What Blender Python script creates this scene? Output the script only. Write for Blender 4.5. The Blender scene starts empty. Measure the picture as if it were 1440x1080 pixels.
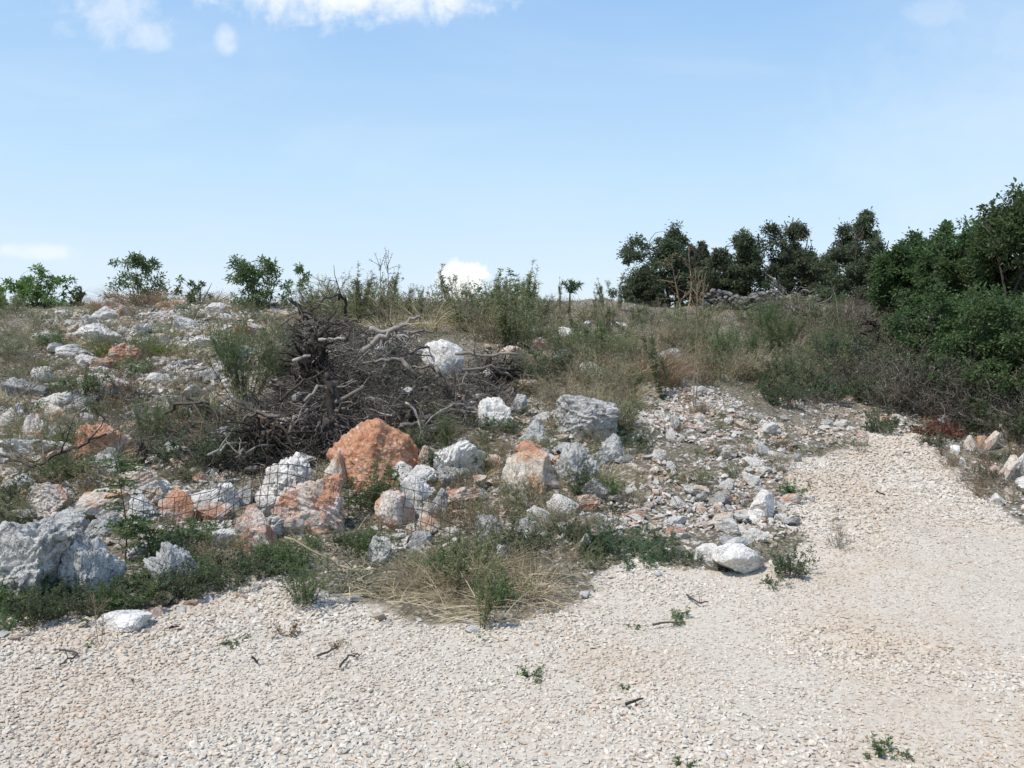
import bpy, bmesh, math, random
import numpy as np
from mathutils import Vector, Matrix

random.seed(7)
RNG = np.random.default_rng(7)
sc = bpy.context.scene
COL = sc.collection
R = math.radians

# ------------------------------------------------------------------ camera model
F = 1198.0
EYE = np.array([0.0, 0.0, 1.6])
PITCH = R(-3.0)
RIGHT = np.array([1.0, 0, 0])
UP = np.array([0, -math.sin(PITCH), math.cos(PITCH)])
FWD = np.array([0, math.cos(PITCH), math.sin(PITCH)])


def ray(px, py):
    d = FWD + RIGHT * (px - 720) / F + UP * (540 - py) / F
    return d


def proj(P):
    P = np.atleast_2d(np.asarray(P, float)) - EYE
    z = P @ FWD
    z = np.where(z < 0.05, 0.05, z)
    return np.stack([720 + F * (P @ RIGHT) / z, 540 - F * (P @ UP) / z], 1)


# ------------------------------------------------------------------ noise
def _hash(ix, iy, iz, seed):
    h = (ix * 374761393 + iy * 668265263 + iz * 2147483647 + seed * 144665) & 0xFFFFFFFF
    h = ((h ^ (h >> 13)) * 1274126177) & 0xFFFFFFFF
    h = ((h ^ (h >> 16)) * 2246822519) & 0xFFFFFFFF
    return ((h ^ (h >> 15)) & 0xFFFF) / 65535.0


def vnoise(P, seed=0):
    P = np.asarray(P, float)
    i = np.floor(P).astype(np.int64)
    f = P - i
    f = f * f * (3 - 2 * f)
    out = 0
    for dx in (0, 1):
        for dy in (0, 1):
            for dz in (0, 1):
                w = (f[:, 0] if dx else 1 - f[:, 0]) * (f[:, 1] if dy else 1 - f[:, 1]) * (f[:, 2] if dz else 1 - f[:, 2])
                out = out + w * _hash(i[:, 0] + dx, i[:, 1] + dy, i[:, 2] + dz, seed)
    return out


def fbm(P, octs=4, seed=0, ridged=False):
    a, s, t = 1.0, 0.0, 0.0
    for o in range(octs):
        n = vnoise(P * 2.03 ** o, seed + o * 17)
        if ridged:
            n = 1 - np.abs(2 * n - 1)
        s = s + a * n
        t += a
        a *= 0.5
    return s / t


def fbm2(x, y, sc_, octs=4, seed=0):
    x = np.asarray(x, float); y = np.asarray(y, float)
    sh = np.broadcast(x, y).shape
    P = np.stack([np.broadcast_to(x, sh).ravel() * sc_, np.broadcast_to(y, sh).ravel() * sc_, np.full(int(np.prod(sh)), 0.37)], 1)
    return fbm(P, octs, seed).reshape(sh)


def sstep(a, b, x):
    t = np.clip((x - a) / (b - a), 0, 1)
    return t * t * (3 - 2 * t)


# ------------------------------------------------------------------ terrain
LK = np.array([(-400, 0), (4.9, 0), (5.6, .05), (6.5, .15), (7.5, .30), (8.5, .56), (10, .87), (12, 1.2), (16, 1.8), (20, 2.36), (23, 2.5), (28, 2.2), (40, .6), (80, -4), (400, -40)])
RK = np.array([(-400, 0), (5.5, 0), (7, .05), (9, .16), (11, .38), (12.5, .62), (14, .9), (17, 1.5), (20, 2.05), (24, 2.5), (28, 2.55), (36, 1.9), (50, .3), (80, -4), (400, -40)])
PILE_C = (-1.45, 9.3)


def H(x, y, detail=True):
    x = np.asarray(x, float); y = np.asarray(y, float)
    w = sstep(1.2, 4.6, x - 0.02 * y)
    h = np.interp(y, LK[:, 0], LK[:, 1]) * (1 - w) + np.interp(y, RK[:, 0], RK[:, 1]) * w
    # smoothing bumps of the tipped ground
    bank = sstep(5.0, 7.0, y) * (1 - sstep(60, 120, y))
    soft = bank * (1 - 0.75 * sstep(1.8, 3.2, x) * (1 - sstep(11, 13, y)))
    h = h + soft * (fbm2(x, y, 0.5, 3, 3) - .5) * .55 + soft * (fbm2(x, y, 1.9, 3, 9) - .5) * .26
    # heap under the dead wood
    h = h + .42 * np.exp(-(((x - PILE_C[0]) / 1.25) ** 2 + ((y - PILE_C[1]) / .85) ** 2))
    # gravel tongue tipped on the right, ditch to its right
    h = h + .16 * np.exp(-(((x - 4.6) / 1.1) ** 2 + ((y - 9.6) / 1.5) ** 2))
    ed = x - (5.0 + 0.33 * (11 - y))
    h = h - .22 * sstep(0, .5, ed) * (1 - sstep(1.2, 2.2, ed)) * sstep(6.5, 8, y) * (1 - sstep(11.5, 13, y))
    if detail:
        h = h + (fbm2(x, y, 1.1, 2, 21) - .5) * .05 * (1 - sstep(60, 100, np.abs(y)))
    return h


def gp(px, py, far=24.0):
    d = ray(px, py)
    t = np.concatenate([np.arange(2.0, 12, .03), np.arange(12, 60, .08)])
    P = EYE + d[None] * t[:, None]
    below = P[:, 2] < H(P[:, 0], P[:, 1])
    k = int(np.argmax(below))
    if not below.any():
        t0 = far / d[1]
        x, y = EYE[0] + d[0] * t0, far
        return np.array([x, y, float(H(x, y))])
    t0 = t[k] - (0.015 if t[k] < 12 else .04)
    p = EYE + d * t0
    p[2] = float(H(p[0], p[1]))
    return p


def ongrd(x, y):
    return np.array([x, y, float(H(x, y))])


def inpoly(px, py, poly):
    px = np.asarray(px, float); py = np.asarray(py, float)
    c = np.zeros(px.shape, bool)
    n = len(poly)
    for i in range(n):
        x1, y1 = poly[i]; x2, y2 = poly[(i + 1) % n]
        if y1 == y2:
            continue
        cond = ((y1 > py) != (y2 > py)) & (px < (x2 - x1) * (py - y1) / (y2 - y1) + x1)
        c ^= cond
    return c


# gravel outline as it lies on the ground (outline points given by the ground spots they hit)
GRAVEL = [(-900, 1700), (-900, 960), (-200, 880), (0, 870), (120, 858), (230, 850), (330, 822), (400, 812), (470, 838), (560, 872), (690, 880), (790, 860), (830, 806), (900, 792), (1000, 800), (1095, 792), (1135, 765), (1118, 715), (1108, 672), (1120, 640), (1190, 625), (1285, 606), (1330, 650), (1385, 700), (1440, 742), (1900, 900), (2600, 1000), (2600, 1700)]


def gravel_mask(x, y):
    q = proj(np.stack([x, y, H(x, y)], 1))
    j = (fbm2(x, y, 2.3, 3, 5) - .5)
    m = inpoly(q[:, 0] + j * 75, q[:, 1] + j * 50, GRAVEL) & (y > 0.5)
    return m | (y <= 2.2)


# ------------------------------------------------------------------ node helpers
def newmat(name):
    m = bpy.data.materials.new(name)
    m.use_nodes = True
    nt = m.node_tree
    nt.nodes.clear()
    return m, nt


class NT:
    def __init__(s, nt):
        s.nt = nt

    def n(s, t, ins=None, **kw):
        nd = s.nt.nodes.new(t)
        for k, v in kw.items():
            setattr(nd, k, v)
        for k, v in (ins or {}).items():
            if isinstance(v, bpy.types.NodeSocket):
                s.nt.links.new(v, nd.inputs[k])
            else:
                nd.inputs[k].default_value = v
        return nd

    def math(s, op, a, b=0.0, c=0.0, clamp=False):
        return s.n('ShaderNodeMath', {0: a, 1: b, 2: c}, operation=op, use_clamp=clamp).outputs[0]

    def noise(s, vec, scale, detail=4, rough=.55, dist=0.0):
        return s.n('ShaderNodeTexNoise', {'Vector': vec, 'Scale': scale, 'Detail': detail, 'Roughness': rough, 'Distortion': dist}).outputs['Fac']

    def ramp(s, fac, stops, interp='LINEAR'):
        r = s.n('ShaderNodeValToRGB', {'Fac': fac})
        cr = r.color_ramp
        cr.interpolation = interp
        while len(cr.elements) < len(stops):
            cr.elements.new(0.5)
        for e, (p, c) in zip(cr.elements, stops):
            e.position = p
            e.color = (*c, 1) if len(c) == 3 else c
        return r.outputs[0]

    def mix(s, f, a, b, blend='MIX'):
        m = s.n('ShaderNodeMix', data_type='RGBA', blend_type=blend)
        for i, v in ((0, f), (6, a), (7, b)):
            if isinstance(v, bpy.types.NodeSocket):
                s.nt.links.new(v, m.inputs[i])
            else:
                m.inputs[i].default_value = v if i == 0 else ((*v, 1) if len(v) == 3 else v)
        return m.outputs[2]

    def maprange(s, v, a, b, c=0.0, d=1.0):
        return s.n('ShaderNodeMapRange', {0: v, 1: a, 2: b, 3: c, 4: d}, interpolation_type='SMOOTHSTEP').outputs[0]

    def out(s, sh):
        o = s.n('ShaderNodeOutputMaterial')
        s.nt.links.new(sh, o.inputs[0])


def lin(r, g, b):
    f = lambda c: c / 12.92 if c <= .04045 else ((c + .055) / 1.055) ** 2.4
    return (f(r / 255), f(g / 255), f(b / 255))


def leaf_mat(name, cols, transl=.3, rough=.6, vary=.35):
    m, nt = newmat(name)
    N = NT(nt)
    g = N.n('ShaderNodeNewGeometry')
    oi = N.n('ShaderNodeObjectInfo')
    tc = N.n('ShaderNodeTexCoord')
    rnd = g.outputs['Random Per Island']
    k = len(cols)
    col = N.ramp(rnd, [((i + .0) / max(k - 1, 1), c) for i, c in enumerate(cols)])
    big = N.noise(tc.outputs['Object'], 3.0, 3)
    val = N.math('ADD', N.math('MULTIPLY', big, vary * 1.6), N.math('MULTIPLY', oi.outputs['Random'], vary))
    val = N.math('ADD', val, 1 - vary * 1.3)
    hs = N.n('ShaderNodeHueSaturation', {'Hue': N.math('ADD', N.math('MULTIPLY', oi.outputs['Random'], .03), .485), 'Saturation': .95, 'Value': val, 'Color': col})
    b = N.n('ShaderNodeBsdfPrincipled', {'Base Color': hs.outputs[0], 'Roughness': rough, 'Specular IOR Level': .25})
    t = N.n('ShaderNodeBsdfTranslucent', {'Color': hs.outputs[0]})
    mx = N.n('ShaderNodeMixShader', {0: transl, 1: b.outputs[0], 2: t.outputs[0]})
    N.out(mx.outputs[0])
    return m


def wood_mat(name, c1, c2, scale=8, isl=True):
    m, nt = newmat(name)
    N = NT(nt)
    g = N.n('ShaderNodeNewGeometry')
    oi = N.n('ShaderNodeObjectInfo')
    tc = N.n('ShaderNodeTexCoord')
    n1 = N.noise(tc.outputs['Object'], scale, 5, .65, 1.5)
    n2 = N.noise(tc.outputs['Object'], scale * 7, 3, .7)
    f = N.math('ADD', N.math('MULTIPLY', n1, .6), N.math('MULTIPLY', n2, .3))
    f = N.math('ADD', f, N.math('MULTIPLY', g.outputs['Random Per Island'] if isl else oi.outputs['Random'], .5))
    f = N.maprange(f, .35, 1.15)
    col = N.mix(f, c1, c2)
    bm = N.n('ShaderNodeBump', {'Strength': .6, 'Distance': .01, 'Height': n2})
    b = N.n('ShaderNodeBsdfPrincipled', {'Base Color': col, 'Roughness': .85, 'Specular IOR Level': .2, 'Normal': bm.outputs[0]})
    N.out(b.outputs[0])
    return m


def rock_mat(name, pale, dark, stain=None, stain_lo=.5, stain_hi=.6, lichen=.0, pocks=0.0, patina=.35, soil=True):
    m, nt = newmat(name)
    N = NT(nt)
    oi = N.n('ShaderNodeObjectInfo')
    tc = N.n('ShaderNodeTexCoord')
    off = N.math('MULTIPLY', oi.outputs['Random'], 37.0)
    vec = N.n('ShaderNodeVectorMath', {0: tc.outputs['Object'], 1: off}, operation='ADD').outputs[0]
    n1 = N.noise(vec, 5, 6, .62, .4)
    n2 = N.noise(vec, 22, 5, .7)
    n3 = N.noise(vec, 90, 3, .7)
    f = N.math('ADD', N.math('MULTIPLY', n1, .55), N.math('MULTIPLY', n2, .45))
    col = N.mix(N.maprange(f, .36, .56), dark, pale)
    col = N.mix(N.math('MULTIPLY', N.maprange(n3, .52, .68), .35), col, [c * .62 for c in dark])
    # fine dark cracks
    vo = N.n('ShaderNodeTexVoronoi', {'Vector': N.n('ShaderNodeVectorMath', {0: vec, 1: N.n('ShaderNodeTexNoise', {'Vector': vec, 'Scale': 6.0}).outputs['Color']}, operation='ADD').outputs[0], 'Scale': 4.0}, feature='DISTANCE_TO_EDGE')
    crack = N.maprange(vo.outputs['Distance'], .0, .022, 1, 0)
    col = N.mix(N.math('MULTIPLY', crack, .45), col, [c * .35 for c in dark])
    if lichen:
        ln = N.noise(vec, 13, 5, .75, 1.0)
        col = N.mix(N.math('MULTIPLY', N.maprange(ln, .54, .63), lichen), col, lin(92, 94, 92))
    if stain:
        sn = N.noise(vec, 2.6, 5, .6, .6)
        sn = N.math('ADD', N.math('MULTIPLY', sn, .78), N.math('MULTIPLY', n2, .22))
        sm = N.math('MULTIPLY', N.maprange(sn, stain_lo, stain_hi), N.maprange(n3, .25, .6, .55, 1.0))
        sc2 = N.mix(N.noise(vec, 30, 4, .7), [c * .75 for c in stain], [min(1, c * 1.35) for c in stain])
        col = N.mix(N.math('MULTIPLY', sm, .92), col, sc2)
    hgt = N.math('ADD', N.math('MULTIPLY', n2, .6), N.math('MULTIPLY', n3, .35))
    hgt = N.math('SUBTRACT', hgt, N.math('MULTIPLY', crack, .5))
    if pocks:
        pv = N.n('ShaderNodeTexVoronoi', {'Vector': vec, 'Scale': 20.0, 'Randomness': 1.0}, feature='SMOOTH_F1')
        pv.inputs['Smoothness'].default_value = .3
        pk = N.math('MULTIPLY', N.maprange(pv.outputs['Distance'], .12, .42, 1, 0), N.maprange(N.noise(vec, 7, 2), .46, .56))
        col = N.mix(N.math('MULTIPLY', pk, pocks), col, lin(214, 186, 164))
        hgt = N.math('ADD', hgt, N.math('MULTIPLY', pv.outputs['Distance'], -.8))
    bm = N.n('ShaderNodeBump', {'Strength': .75, 'Distance': .025, 'Height': hgt})
    b = N.n('ShaderNodeBsdfPrincipled', {'Base Color': col, 'Roughness': .9, 'Specular IOR Level': .2, 'Normal': bm.outputs[0]})
    N.out(b.outputs[0])
    return m


def pebble_mat(name, cols):
    m, nt = newmat(name)
    N = NT(nt)
    g = N.n('ShaderNodeNewGeometry')
    tc = N.n('ShaderNodeTexCoord')
    k = len(cols)
    col = N.ramp(g.outputs['Random Per Island'], [(p, c) for p, c in cols])
    n = N.noise(tc.outputs['Object'], 45, 4, .65)
    n2 = N.noise(tc.outputs['Object'], .7, 3)
    col = N.mix(N.math('MULTIPLY', N.maprange(n, .4, .7), .35), col, lin(168, 152, 134))
    col = N.mix(N.math('MULTIPLY', N.maprange(n2, .45, .66), .42), col, lin(184, 160, 132))
    bm = N.n('ShaderNodeBump', {'Strength': .4, 'Distance': .006, 'Height': n})
    b = N.n('ShaderNodeBsdfPrincipled', {'Base Color': col, 'Roughness': .9, 'Specular IOR Level': .2, 'Normal': bm.outputs[0]})
    N.out(b.outputs[0])
    return m


WHITE = lin(212, 207, 200)
M = {}
M['white'] = rock_mat('limestone_white', lin(224, 219, 211), lin(192, 185, 176), lin(196, 164, 138), .60, .72, lichen=.25)
M['grey'] = rock_mat('limestone_grey', lin(192, 189, 183), lin(136, 134, 130), None, lichen=.75)
M['mixed'] = rock_mat('limestone_stained', lin(214, 203, 192), lin(182, 164, 146), lin(178, 122, 88), .44, .56, lichen=.2)
M['veined'] = rock_mat('limestone_veined', lin(214, 204, 190), lin(190, 172, 150), lin(186, 136, 96), .475, .60, lichen=.1)
M['orange'] = rock_mat('limestone_orange', lin(192, 146, 116), lin(168, 114, 84), lin(206, 184, 166), .52, .68, pocks=.9)
M['wallstone'] = rock_mat('wall_stone', lin(138, 132, 128), lin(92, 88, 86), None, lichen=.6)
M['pebble'] = pebble_mat('gravel_stone', [(0, lin(210, 202, 188)), (.25, lin(198, 189, 174)), (.5, lin(215, 208, 196)), (.68, lin(188, 179, 165)), (.82, lin(202, 184, 166)), (.92, lin(158, 153, 145)), (.98, lin(200, 194, 185)), (1, lin(184, 140, 106))])
M['rubble'] = pebble_mat('rubble_stone', [(0, lin(206, 200, 190)), (.3, lin(180, 172, 162)), (.55, lin(212, 206, 198)), (.75, lin(150, 146, 142)), (.9, lin(190, 166, 148)), (1, lin(172, 134, 108))])
M['olive'] = leaf_mat('olive_leaf', [lin(106, 120, 78), lin(132, 140, 98), lin(116, 130, 82), lin(156, 152, 116), lin(180, 168, 136)], .38)
M['green'] = leaf_mat('green_leaf', [lin(82, 106, 64), lin(110, 132, 84), lin(94, 118, 72), lin(134, 146, 98)], .42)
M['dark'] = leaf_mat('dark_leaf', [lin(72, 90, 58), lin(96, 112, 76), lin(82, 100, 66), lin(122, 128, 94)], .4)
M['oak'] = leaf_mat('oak_leaf', [lin(78, 92, 68), lin(104, 116, 86), lin(88, 102, 76), lin(132, 136, 108)], .45, .5)
M['hedge'] = leaf_mat('hedge_leaf', [lin(66, 88, 52), lin(94, 118, 70), lin(80, 102, 60), lin(124, 140, 92)], .46, .5)
M['bright'] = leaf_mat('bright_leaf', [lin(86, 124, 56), lin(112, 148, 76), lin(98, 136, 64), lin(138, 162, 92)], .48)
M['bluegreen'] = leaf_mat('mat_leaf', [lin(78, 104, 70), lin(102, 126, 90), lin(88, 114, 78), lin(124, 138, 104)], .4)
M['yellowgreen'] = leaf_mat('grass_green', [lin(96, 110, 50), lin(124, 132, 66), lin(140, 140, 80), lin(108, 120, 56)], .3)
M['straw'] = leaf_mat('straw_blade', [lin(196, 178, 140), lin(210, 196, 162), lin(176, 156, 120), lin(150, 140, 108)], .25, .7)
M['brown'] = leaf_mat('brown_leaf', [lin(112, 92, 70), lin(138, 112, 84), lin(96, 82, 64), lin(150, 130, 100)], .2, .7)
M['rust'] = leaf_mat('rust_leaf', [lin(136, 84, 66), lin(108, 64, 52), lin(150, 100, 78), lin(92, 58, 48), lin(120, 104, 76)], .2, .7)
M['redgrass'] = leaf_mat('red_grass', [lin(172, 140, 108), lin(154, 124, 94), lin(188, 158, 124), lin(146, 130, 94)], .25, .7)
M['greyleaf'] = leaf_mat('grey_leaf', [lin(140, 134, 112), lin(120, 120, 94), lin(160, 152, 128), lin(112, 114, 84)], .2, .7)
M['twig'] = wood_mat('dry_twig', lin(86, 76, 68), lin(158, 148, 136), 5)
M['deadwood'] = wood_mat('dead_wood', lin(58, 50, 45), lin(168, 160, 150), 7, False)
M['bleached'] = wood_mat('bleached_wood', lin(108, 102, 94), lin(184, 178, 168), 7, False)
M['darkwood'] = wood_mat('dark_root_wood', lin(44, 38, 34), lin(100, 90, 82), 7, False)
M['bark'] = wood_mat('tree_bark', lin(58, 50, 44), lin(104, 96, 86), 9, False)
M['stem'] = leaf_mat('green_stem', [lin(94, 98, 62), lin(110, 104, 74), lin(84, 90, 52)], .0, .7)
M['drystem'] = leaf_mat('dry_stem', [lin(146, 128, 100), lin(168, 150, 120), lin(122, 108, 86)], .0, .7)
M['litter'] = leaf_mat('ground_litter', [lin(124, 116, 94), lin(152, 142, 116), lin(104, 106, 78), lin(112, 122, 82), lin(140, 132, 108)], .2, .8, .3)
M['twigs'] = leaf_mat('brush_twig', [lin(78, 71, 63), lin(116, 108, 98), lin(60, 54, 48), lin(96, 88, 79), lin(166, 158, 146)], 0, .85, .3)


def wire_material():
    m, nt = newmat('rusty_wire')
    N = NT(nt)
    tc = N.n('ShaderNodeTexCoord')
    col = N.mix(N.noise(tc.outputs['Object'], 12, 4), lin(62, 54, 48), lin(110, 92, 76))
    b = N.n('ShaderNodeBsdfPrincipled', {'Base Color': col, 'Roughness': .6, 'Metallic': .4})
    N.out(b.outputs[0])
    return m


M['wire'] = wire_material()


def ground_material():
    m, nt = newmat('ground_soil_and_gravel')
    N = NT(nt)
    geo = N.n('ShaderNodeNewGeometry')
    P = geo.outputs['Position']
    at = N.n('ShaderNodeAttribute', attribute_name='gravel')
    n1 = N.noise(P, 1.3, 5, .6)
    n2 = N.noise(P, 9, 5, .65)
    n3 = N.noise(P, 60, 4, .7)
    vo = N.n('ShaderNodeTexVoronoi', {'Vector': P, 'Scale': 60.0}, feature='F1')
    soil = N.ramp(N.math('ADD', N.math('MULTIPLY', n1, .5), N.math('MULTIPLY', n2, .5)), [(.3, lin(80, 74, 64)), (.5, lin(108, 100, 86)), (.62, lin(128, 114, 96)), (.75, lin(140, 130, 114))])
    chips = N.maprange(N.noise(P, 34, 2, .5), .54, .60)
    soil = N.mix(N.math('MULTIPLY', chips, .55), soil, lin(186, 178, 166))
    sv = N.n('ShaderNodeSeparateColor', {0: vo.outputs['Color']})
    grav = N.ramp(sv.outputs[0], [(0, lin(190, 179, 162)), (.5, lin(204, 194, 178)), (1, lin(178, 164, 145))])
    grav = N.mix(N.math('MULTIPLY', N.maprange(n1, .5, .66), .4), grav, lin(184, 162, 136))
    grav = N.mix(N.math('MULTIPLY', N.maprange(n3, .50, .66), .45), grav, lin(150, 136, 118))
    grav = N.mix(N.math('MULTIPLY', N.maprange(N.noise(P, 140, 2, .6), .5, .62), .5), grav, lin(202, 194, 182))
    col = N.mix(at.outputs['Fac'], soil, grav)
    h = N.math('ADD', N.math('MULTIPLY', n2, .5), N.math('MULTIPLY', n3, .3))
    bm = N.n('ShaderNodeBump', {'Strength': .7, 'Distance': .03, 'Height': h})
    b = N.n('ShaderNodeBsdfPrincipled', {'Base Color': col, 'Roughness': .95, 'Specular IOR Level': .1, 'Normal': bm.outputs[0]})
    N.out(b.outputs[0])
    return m


M['ground'] = ground_material()


# ------------------------------------------------------------------ mesh helpers
def mesh_np(name, V, Fs, mat, smooth=False):
    """V (n,3); Fs: list of (k,m) index arrays."""
    me = bpy.data.meshes.new(name)
    V = np.ascontiguousarray(V, np.float32)
    Fs = [np.asarray(f, np.int32) for f in (Fs if isinstance(Fs, (list, tuple)) else [Fs]) if len(f)]
    me.vertices.add(len(V))
    me.vertices.foreach_set('co', V.ravel())
    loops = np.concatenate([f.ravel() for f in Fs])
    sizes = np.concatenate([np.full(len(f), f.shape[1], np.int32) for f in Fs])
    starts = np.concatenate([[0], np.cumsum(sizes)[:-1]]).astype(np.int32)
    me.loops.add(len(loops))
    me.loops.foreach_set('vertex_index', loops)
    me.polygons.add(len(sizes))
    me.polygons.foreach_set('loop_start', starts)
    me.polygons.foreach_set('use_smooth', np.full(len(sizes), smooth, bool))
    me.update(calc_edges=True)
    me.materials.append(mat)
    return me


def link(name, me, parent=None, loc=None):
    o = bpy.data.objects.new(name, me)
    COL.objects.link(o)
    if parent:
        o.parent = parent
    if loc is not None:
        o.location = loc
    return o


def tag(o, label, cat, group=None, kind=None):
    if label: o['label'] = label
    if cat: o['category'] = cat
    if group: o['group'] = group
    if kind: o['kind'] = kind
    return o


class G:
    """collects geometry"""
    def __init__(s):
        s.V, s.Q, s.T, s.n = [], [], [], 0

    def add(s, V, Q=None, T=None):
        if Q is not None and len(Q): s.Q.append(np.asarray(Q) + s.n)
        if T is not None and len(T): s.T.append(np.asarray(T) + s.n)
        s.V.append(np.asarray(V, float))
        s.n += len(V)

    def tube(s, P, rad, sides=4, cap=True):
        P = np.asarray(P, float)
        n = len(P)
        rad = np.broadcast_to(rad, (n,))
        T = np.gradient(P, axis=0)
        T /= np.linalg.norm(T, axis=1)[:, None] + 1e-9
        ref = np.array([0.31, 0.17, 0.93]) if abs(T[:, 2]).mean() < .8 else np.array([.95, .2, .1])
        A = np.cross(T, ref); A /= np.linalg.norm(A, axis=1)[:, None] + 1e-9
        B = np.cross(T, A)
        a = np.arange(sides) * 2 * np.pi / sides
        V = P[:, None] + rad[:, None, None] * (np.cos(a)[None, :, None] * A[:, None] + np.sin(a)[None, :, None] * B[:, None])
        i = np.arange(n - 1)[:, None] * sides
        j = np.arange(sides)[None]
        j2 = (j + 1) % sides
        Q = np.stack([i + j, i + j2, i + sides + j2, i + sides + j], 2).reshape(-1, 4)
        V = V.reshape(-1, 3)
        T_ = []
        if cap:
            V = np.concatenate([V, P[:1], P[-1:]])
            jj = np.arange(sides)
            T_ = np.concatenate([np.stack([(jj + 1) % sides, jj, np.full(sides, n * sides)], 1),
                                 np.stack([(n - 1) * sides + jj, (n - 1) * sides + (jj + 1) % sides, np.full(sides, n * sides + 1)], 1)])
        s.add(V, Q, T_)

    def leaves(s, P, D, L, W, fold=.25, rng=RNG):
        """diamond leaves at P pointing along D"""
        P = np.asarray(P, float); n = len(P)
        if n == 0: return
        D = D / (np.linalg.norm(D, axis=1)[:, None] + 1e-9)
        U = rng.normal(size=(n, 3)) * .6 + np.array([0, 0, 1.0])
        S = np.cross(D, U); S /= np.linalg.norm(S, axis=1)[:, None] + 1e-9
        Nn = np.cross(S, D)
        L = np.broadcast_to(L, (n,))[:, None] * rng.uniform(.65, 1.3, (n, 1))
        W = np.broadcast_to(W, (n,))[:, None] * rng.uniform(.75, 1.25, (n, 1))
        m = P + D * L * .45
        V = np.stack([P, m + S * W * .5 + Nn * W * fold, P + D * L - Nn * L * .12, m - S * W * .5 + Nn * W * fold], 1).reshape(-1, 3)
        s.add(V, np.arange(n * 4).reshape(n, 4))

    def blades(s, P, D, L, W, bend=.5, segs=4, rng=RNG):
        """arching grass blades"""
        P = np.asarray(P, float); n = len(P)
        D = D / (np.linalg.norm(D, axis=1)[:, None] + 1e-9)
        L = np.broadcast_to(L, (n,)) * rng.uniform(.6, 1.25, n)
        S = np.cross(D, rng.normal(size=(n, 3))); S /= np.linalg.norm(S, axis=1)[:, None] + 1e-9
        hz = D.copy(); hz[:, 2] = 0; hz += rng.normal(size=(n, 3)) * [.25, .25, 0]; hz /= np.linalg.norm(hz, axis=1)[:, None] + 1e-9
        b = bend * rng.uniform(.2, 1.4, n)
        rows = []
        for k in range(segs + 1):
            t = k / segs
            C = P + D * (L * t)[:, None] + (hz * .6 + np.array([0, 0, -.55])) * (L * b * t * t)[:, None]
            w = W * (1 - t) ** .7 * .5 + W * .06
            rows += [C + S * w, C - S * w]
        V = np.stack(rows, 1).reshape(-1, 3)
        base = np.arange(n)[:, None] * (2 * (segs + 1))
        k = np.arange(segs)[None] * 2
        Q = np.stack([base + k, base + k + 1, base + k + 3, base + k + 2], 2).reshape(-1, 4)
        s.add(V, Q)

    def mesh(s, name, mat, smooth=False):
        fs = []
        if s.Q: fs.append(np.concatenate(s.Q))
        if s.T: fs.append(np.concatenate(s.T))
        return mesh_np(name, np.concatenate(s.V), fs, mat, smooth)


def rotm(e):
    """euler xyz arrays (n,3) -> (n,3,3)"""
    cx, sx = np.cos(e[:, 0]), np.sin(e[:, 0]); cy, sy = np.cos(e[:, 1]), np.sin(e[:, 1]); cz, sz = np.cos(e[:, 2]), np.sin(e[:, 2])
    Rm = np.empty((len(e), 3, 3))
    Rm[:, 0] = np.stack([cy * cz, sx * sy * cz - cx * sz, cx * sy * cz + sx * sz], 1)
    Rm[:, 1] = np.stack([cy * sz, sx * sy * sz + cx * cz, cx * sy * sz - sx * cz], 1)
    Rm[:, 2] = np.stack([-sy, sx * cy, cx * cy], 1)
    return Rm


def scatter_mesh(name, protos, P, E, S, mat, rng):
    """one mesh with a transformed copy of a random prototype (V,T) at each point"""
    idx = rng.integers(0, len(protos), len(P))
    Rm = rotm(E)
    Vs, Ts, n0 = [], [], 0
    for k, (V, T) in enumerate(protos):
        sel = np.nonzero(idx == k)[0]
        if not len(sel): continue
        W = V[None] * S[sel][:, None, :]
        W = np.einsum('nij,nvj->nvi', Rm[sel], W) + P[sel][:, None]
        Vs.append(W.reshape(-1, 3))
        Ts.append((T[None] + (np.arange(len(sel)) * len(V))[:, None, None]).reshape(-1, 3) + n0)
        n0 += len(sel) * len(V)
    return mesh_np(name, np.concatenate(Vs), np.concatenate(Ts), mat)


def hull(seed, n=13, flat=.7):
    rg = np.random.default_rng(seed)
    p = rg.normal(size=(n, 3)); p /= np.linalg.norm(p, axis=1)[:, None]
    p *= rg.uniform(.75, 1.0, (n, 1)) * [1, .8, flat]
    bm = bmesh.new()
    for q in p: bm.verts.new(q)
    bmesh.ops.convex_hull(bm, input=bm.verts)
    for v in [v for v in bm.verts if not v.link_faces]: bm.verts.remove(v)
    bmesh.ops.triangulate(bm, faces=bm.faces)
    bm.verts.index_update()
    V = np.array([v.co[:] for v in bm.verts]); T = np.array([[v.index for v in f.verts] for f in bm.faces])
    bm.free()
    return V * .5, T


PEB = [hull(100 + i, 12 + i % 4, .55 + .05 * (i % 5)) for i in range(14)]

_ico = {}


def ico(level):
    if level not in _ico:
        bm = bmesh.new()
        bmesh.ops.create_icosphere(bm, subdivisions=level, radius=1)
        bm.verts.index_update()
        _ico[level] = (np.array([v.co[:] for v in bm.verts]), np.array([[v.index for v in f.verts] for f in bm.faces]))
        bm.free()
    return _ico[level]


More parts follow.
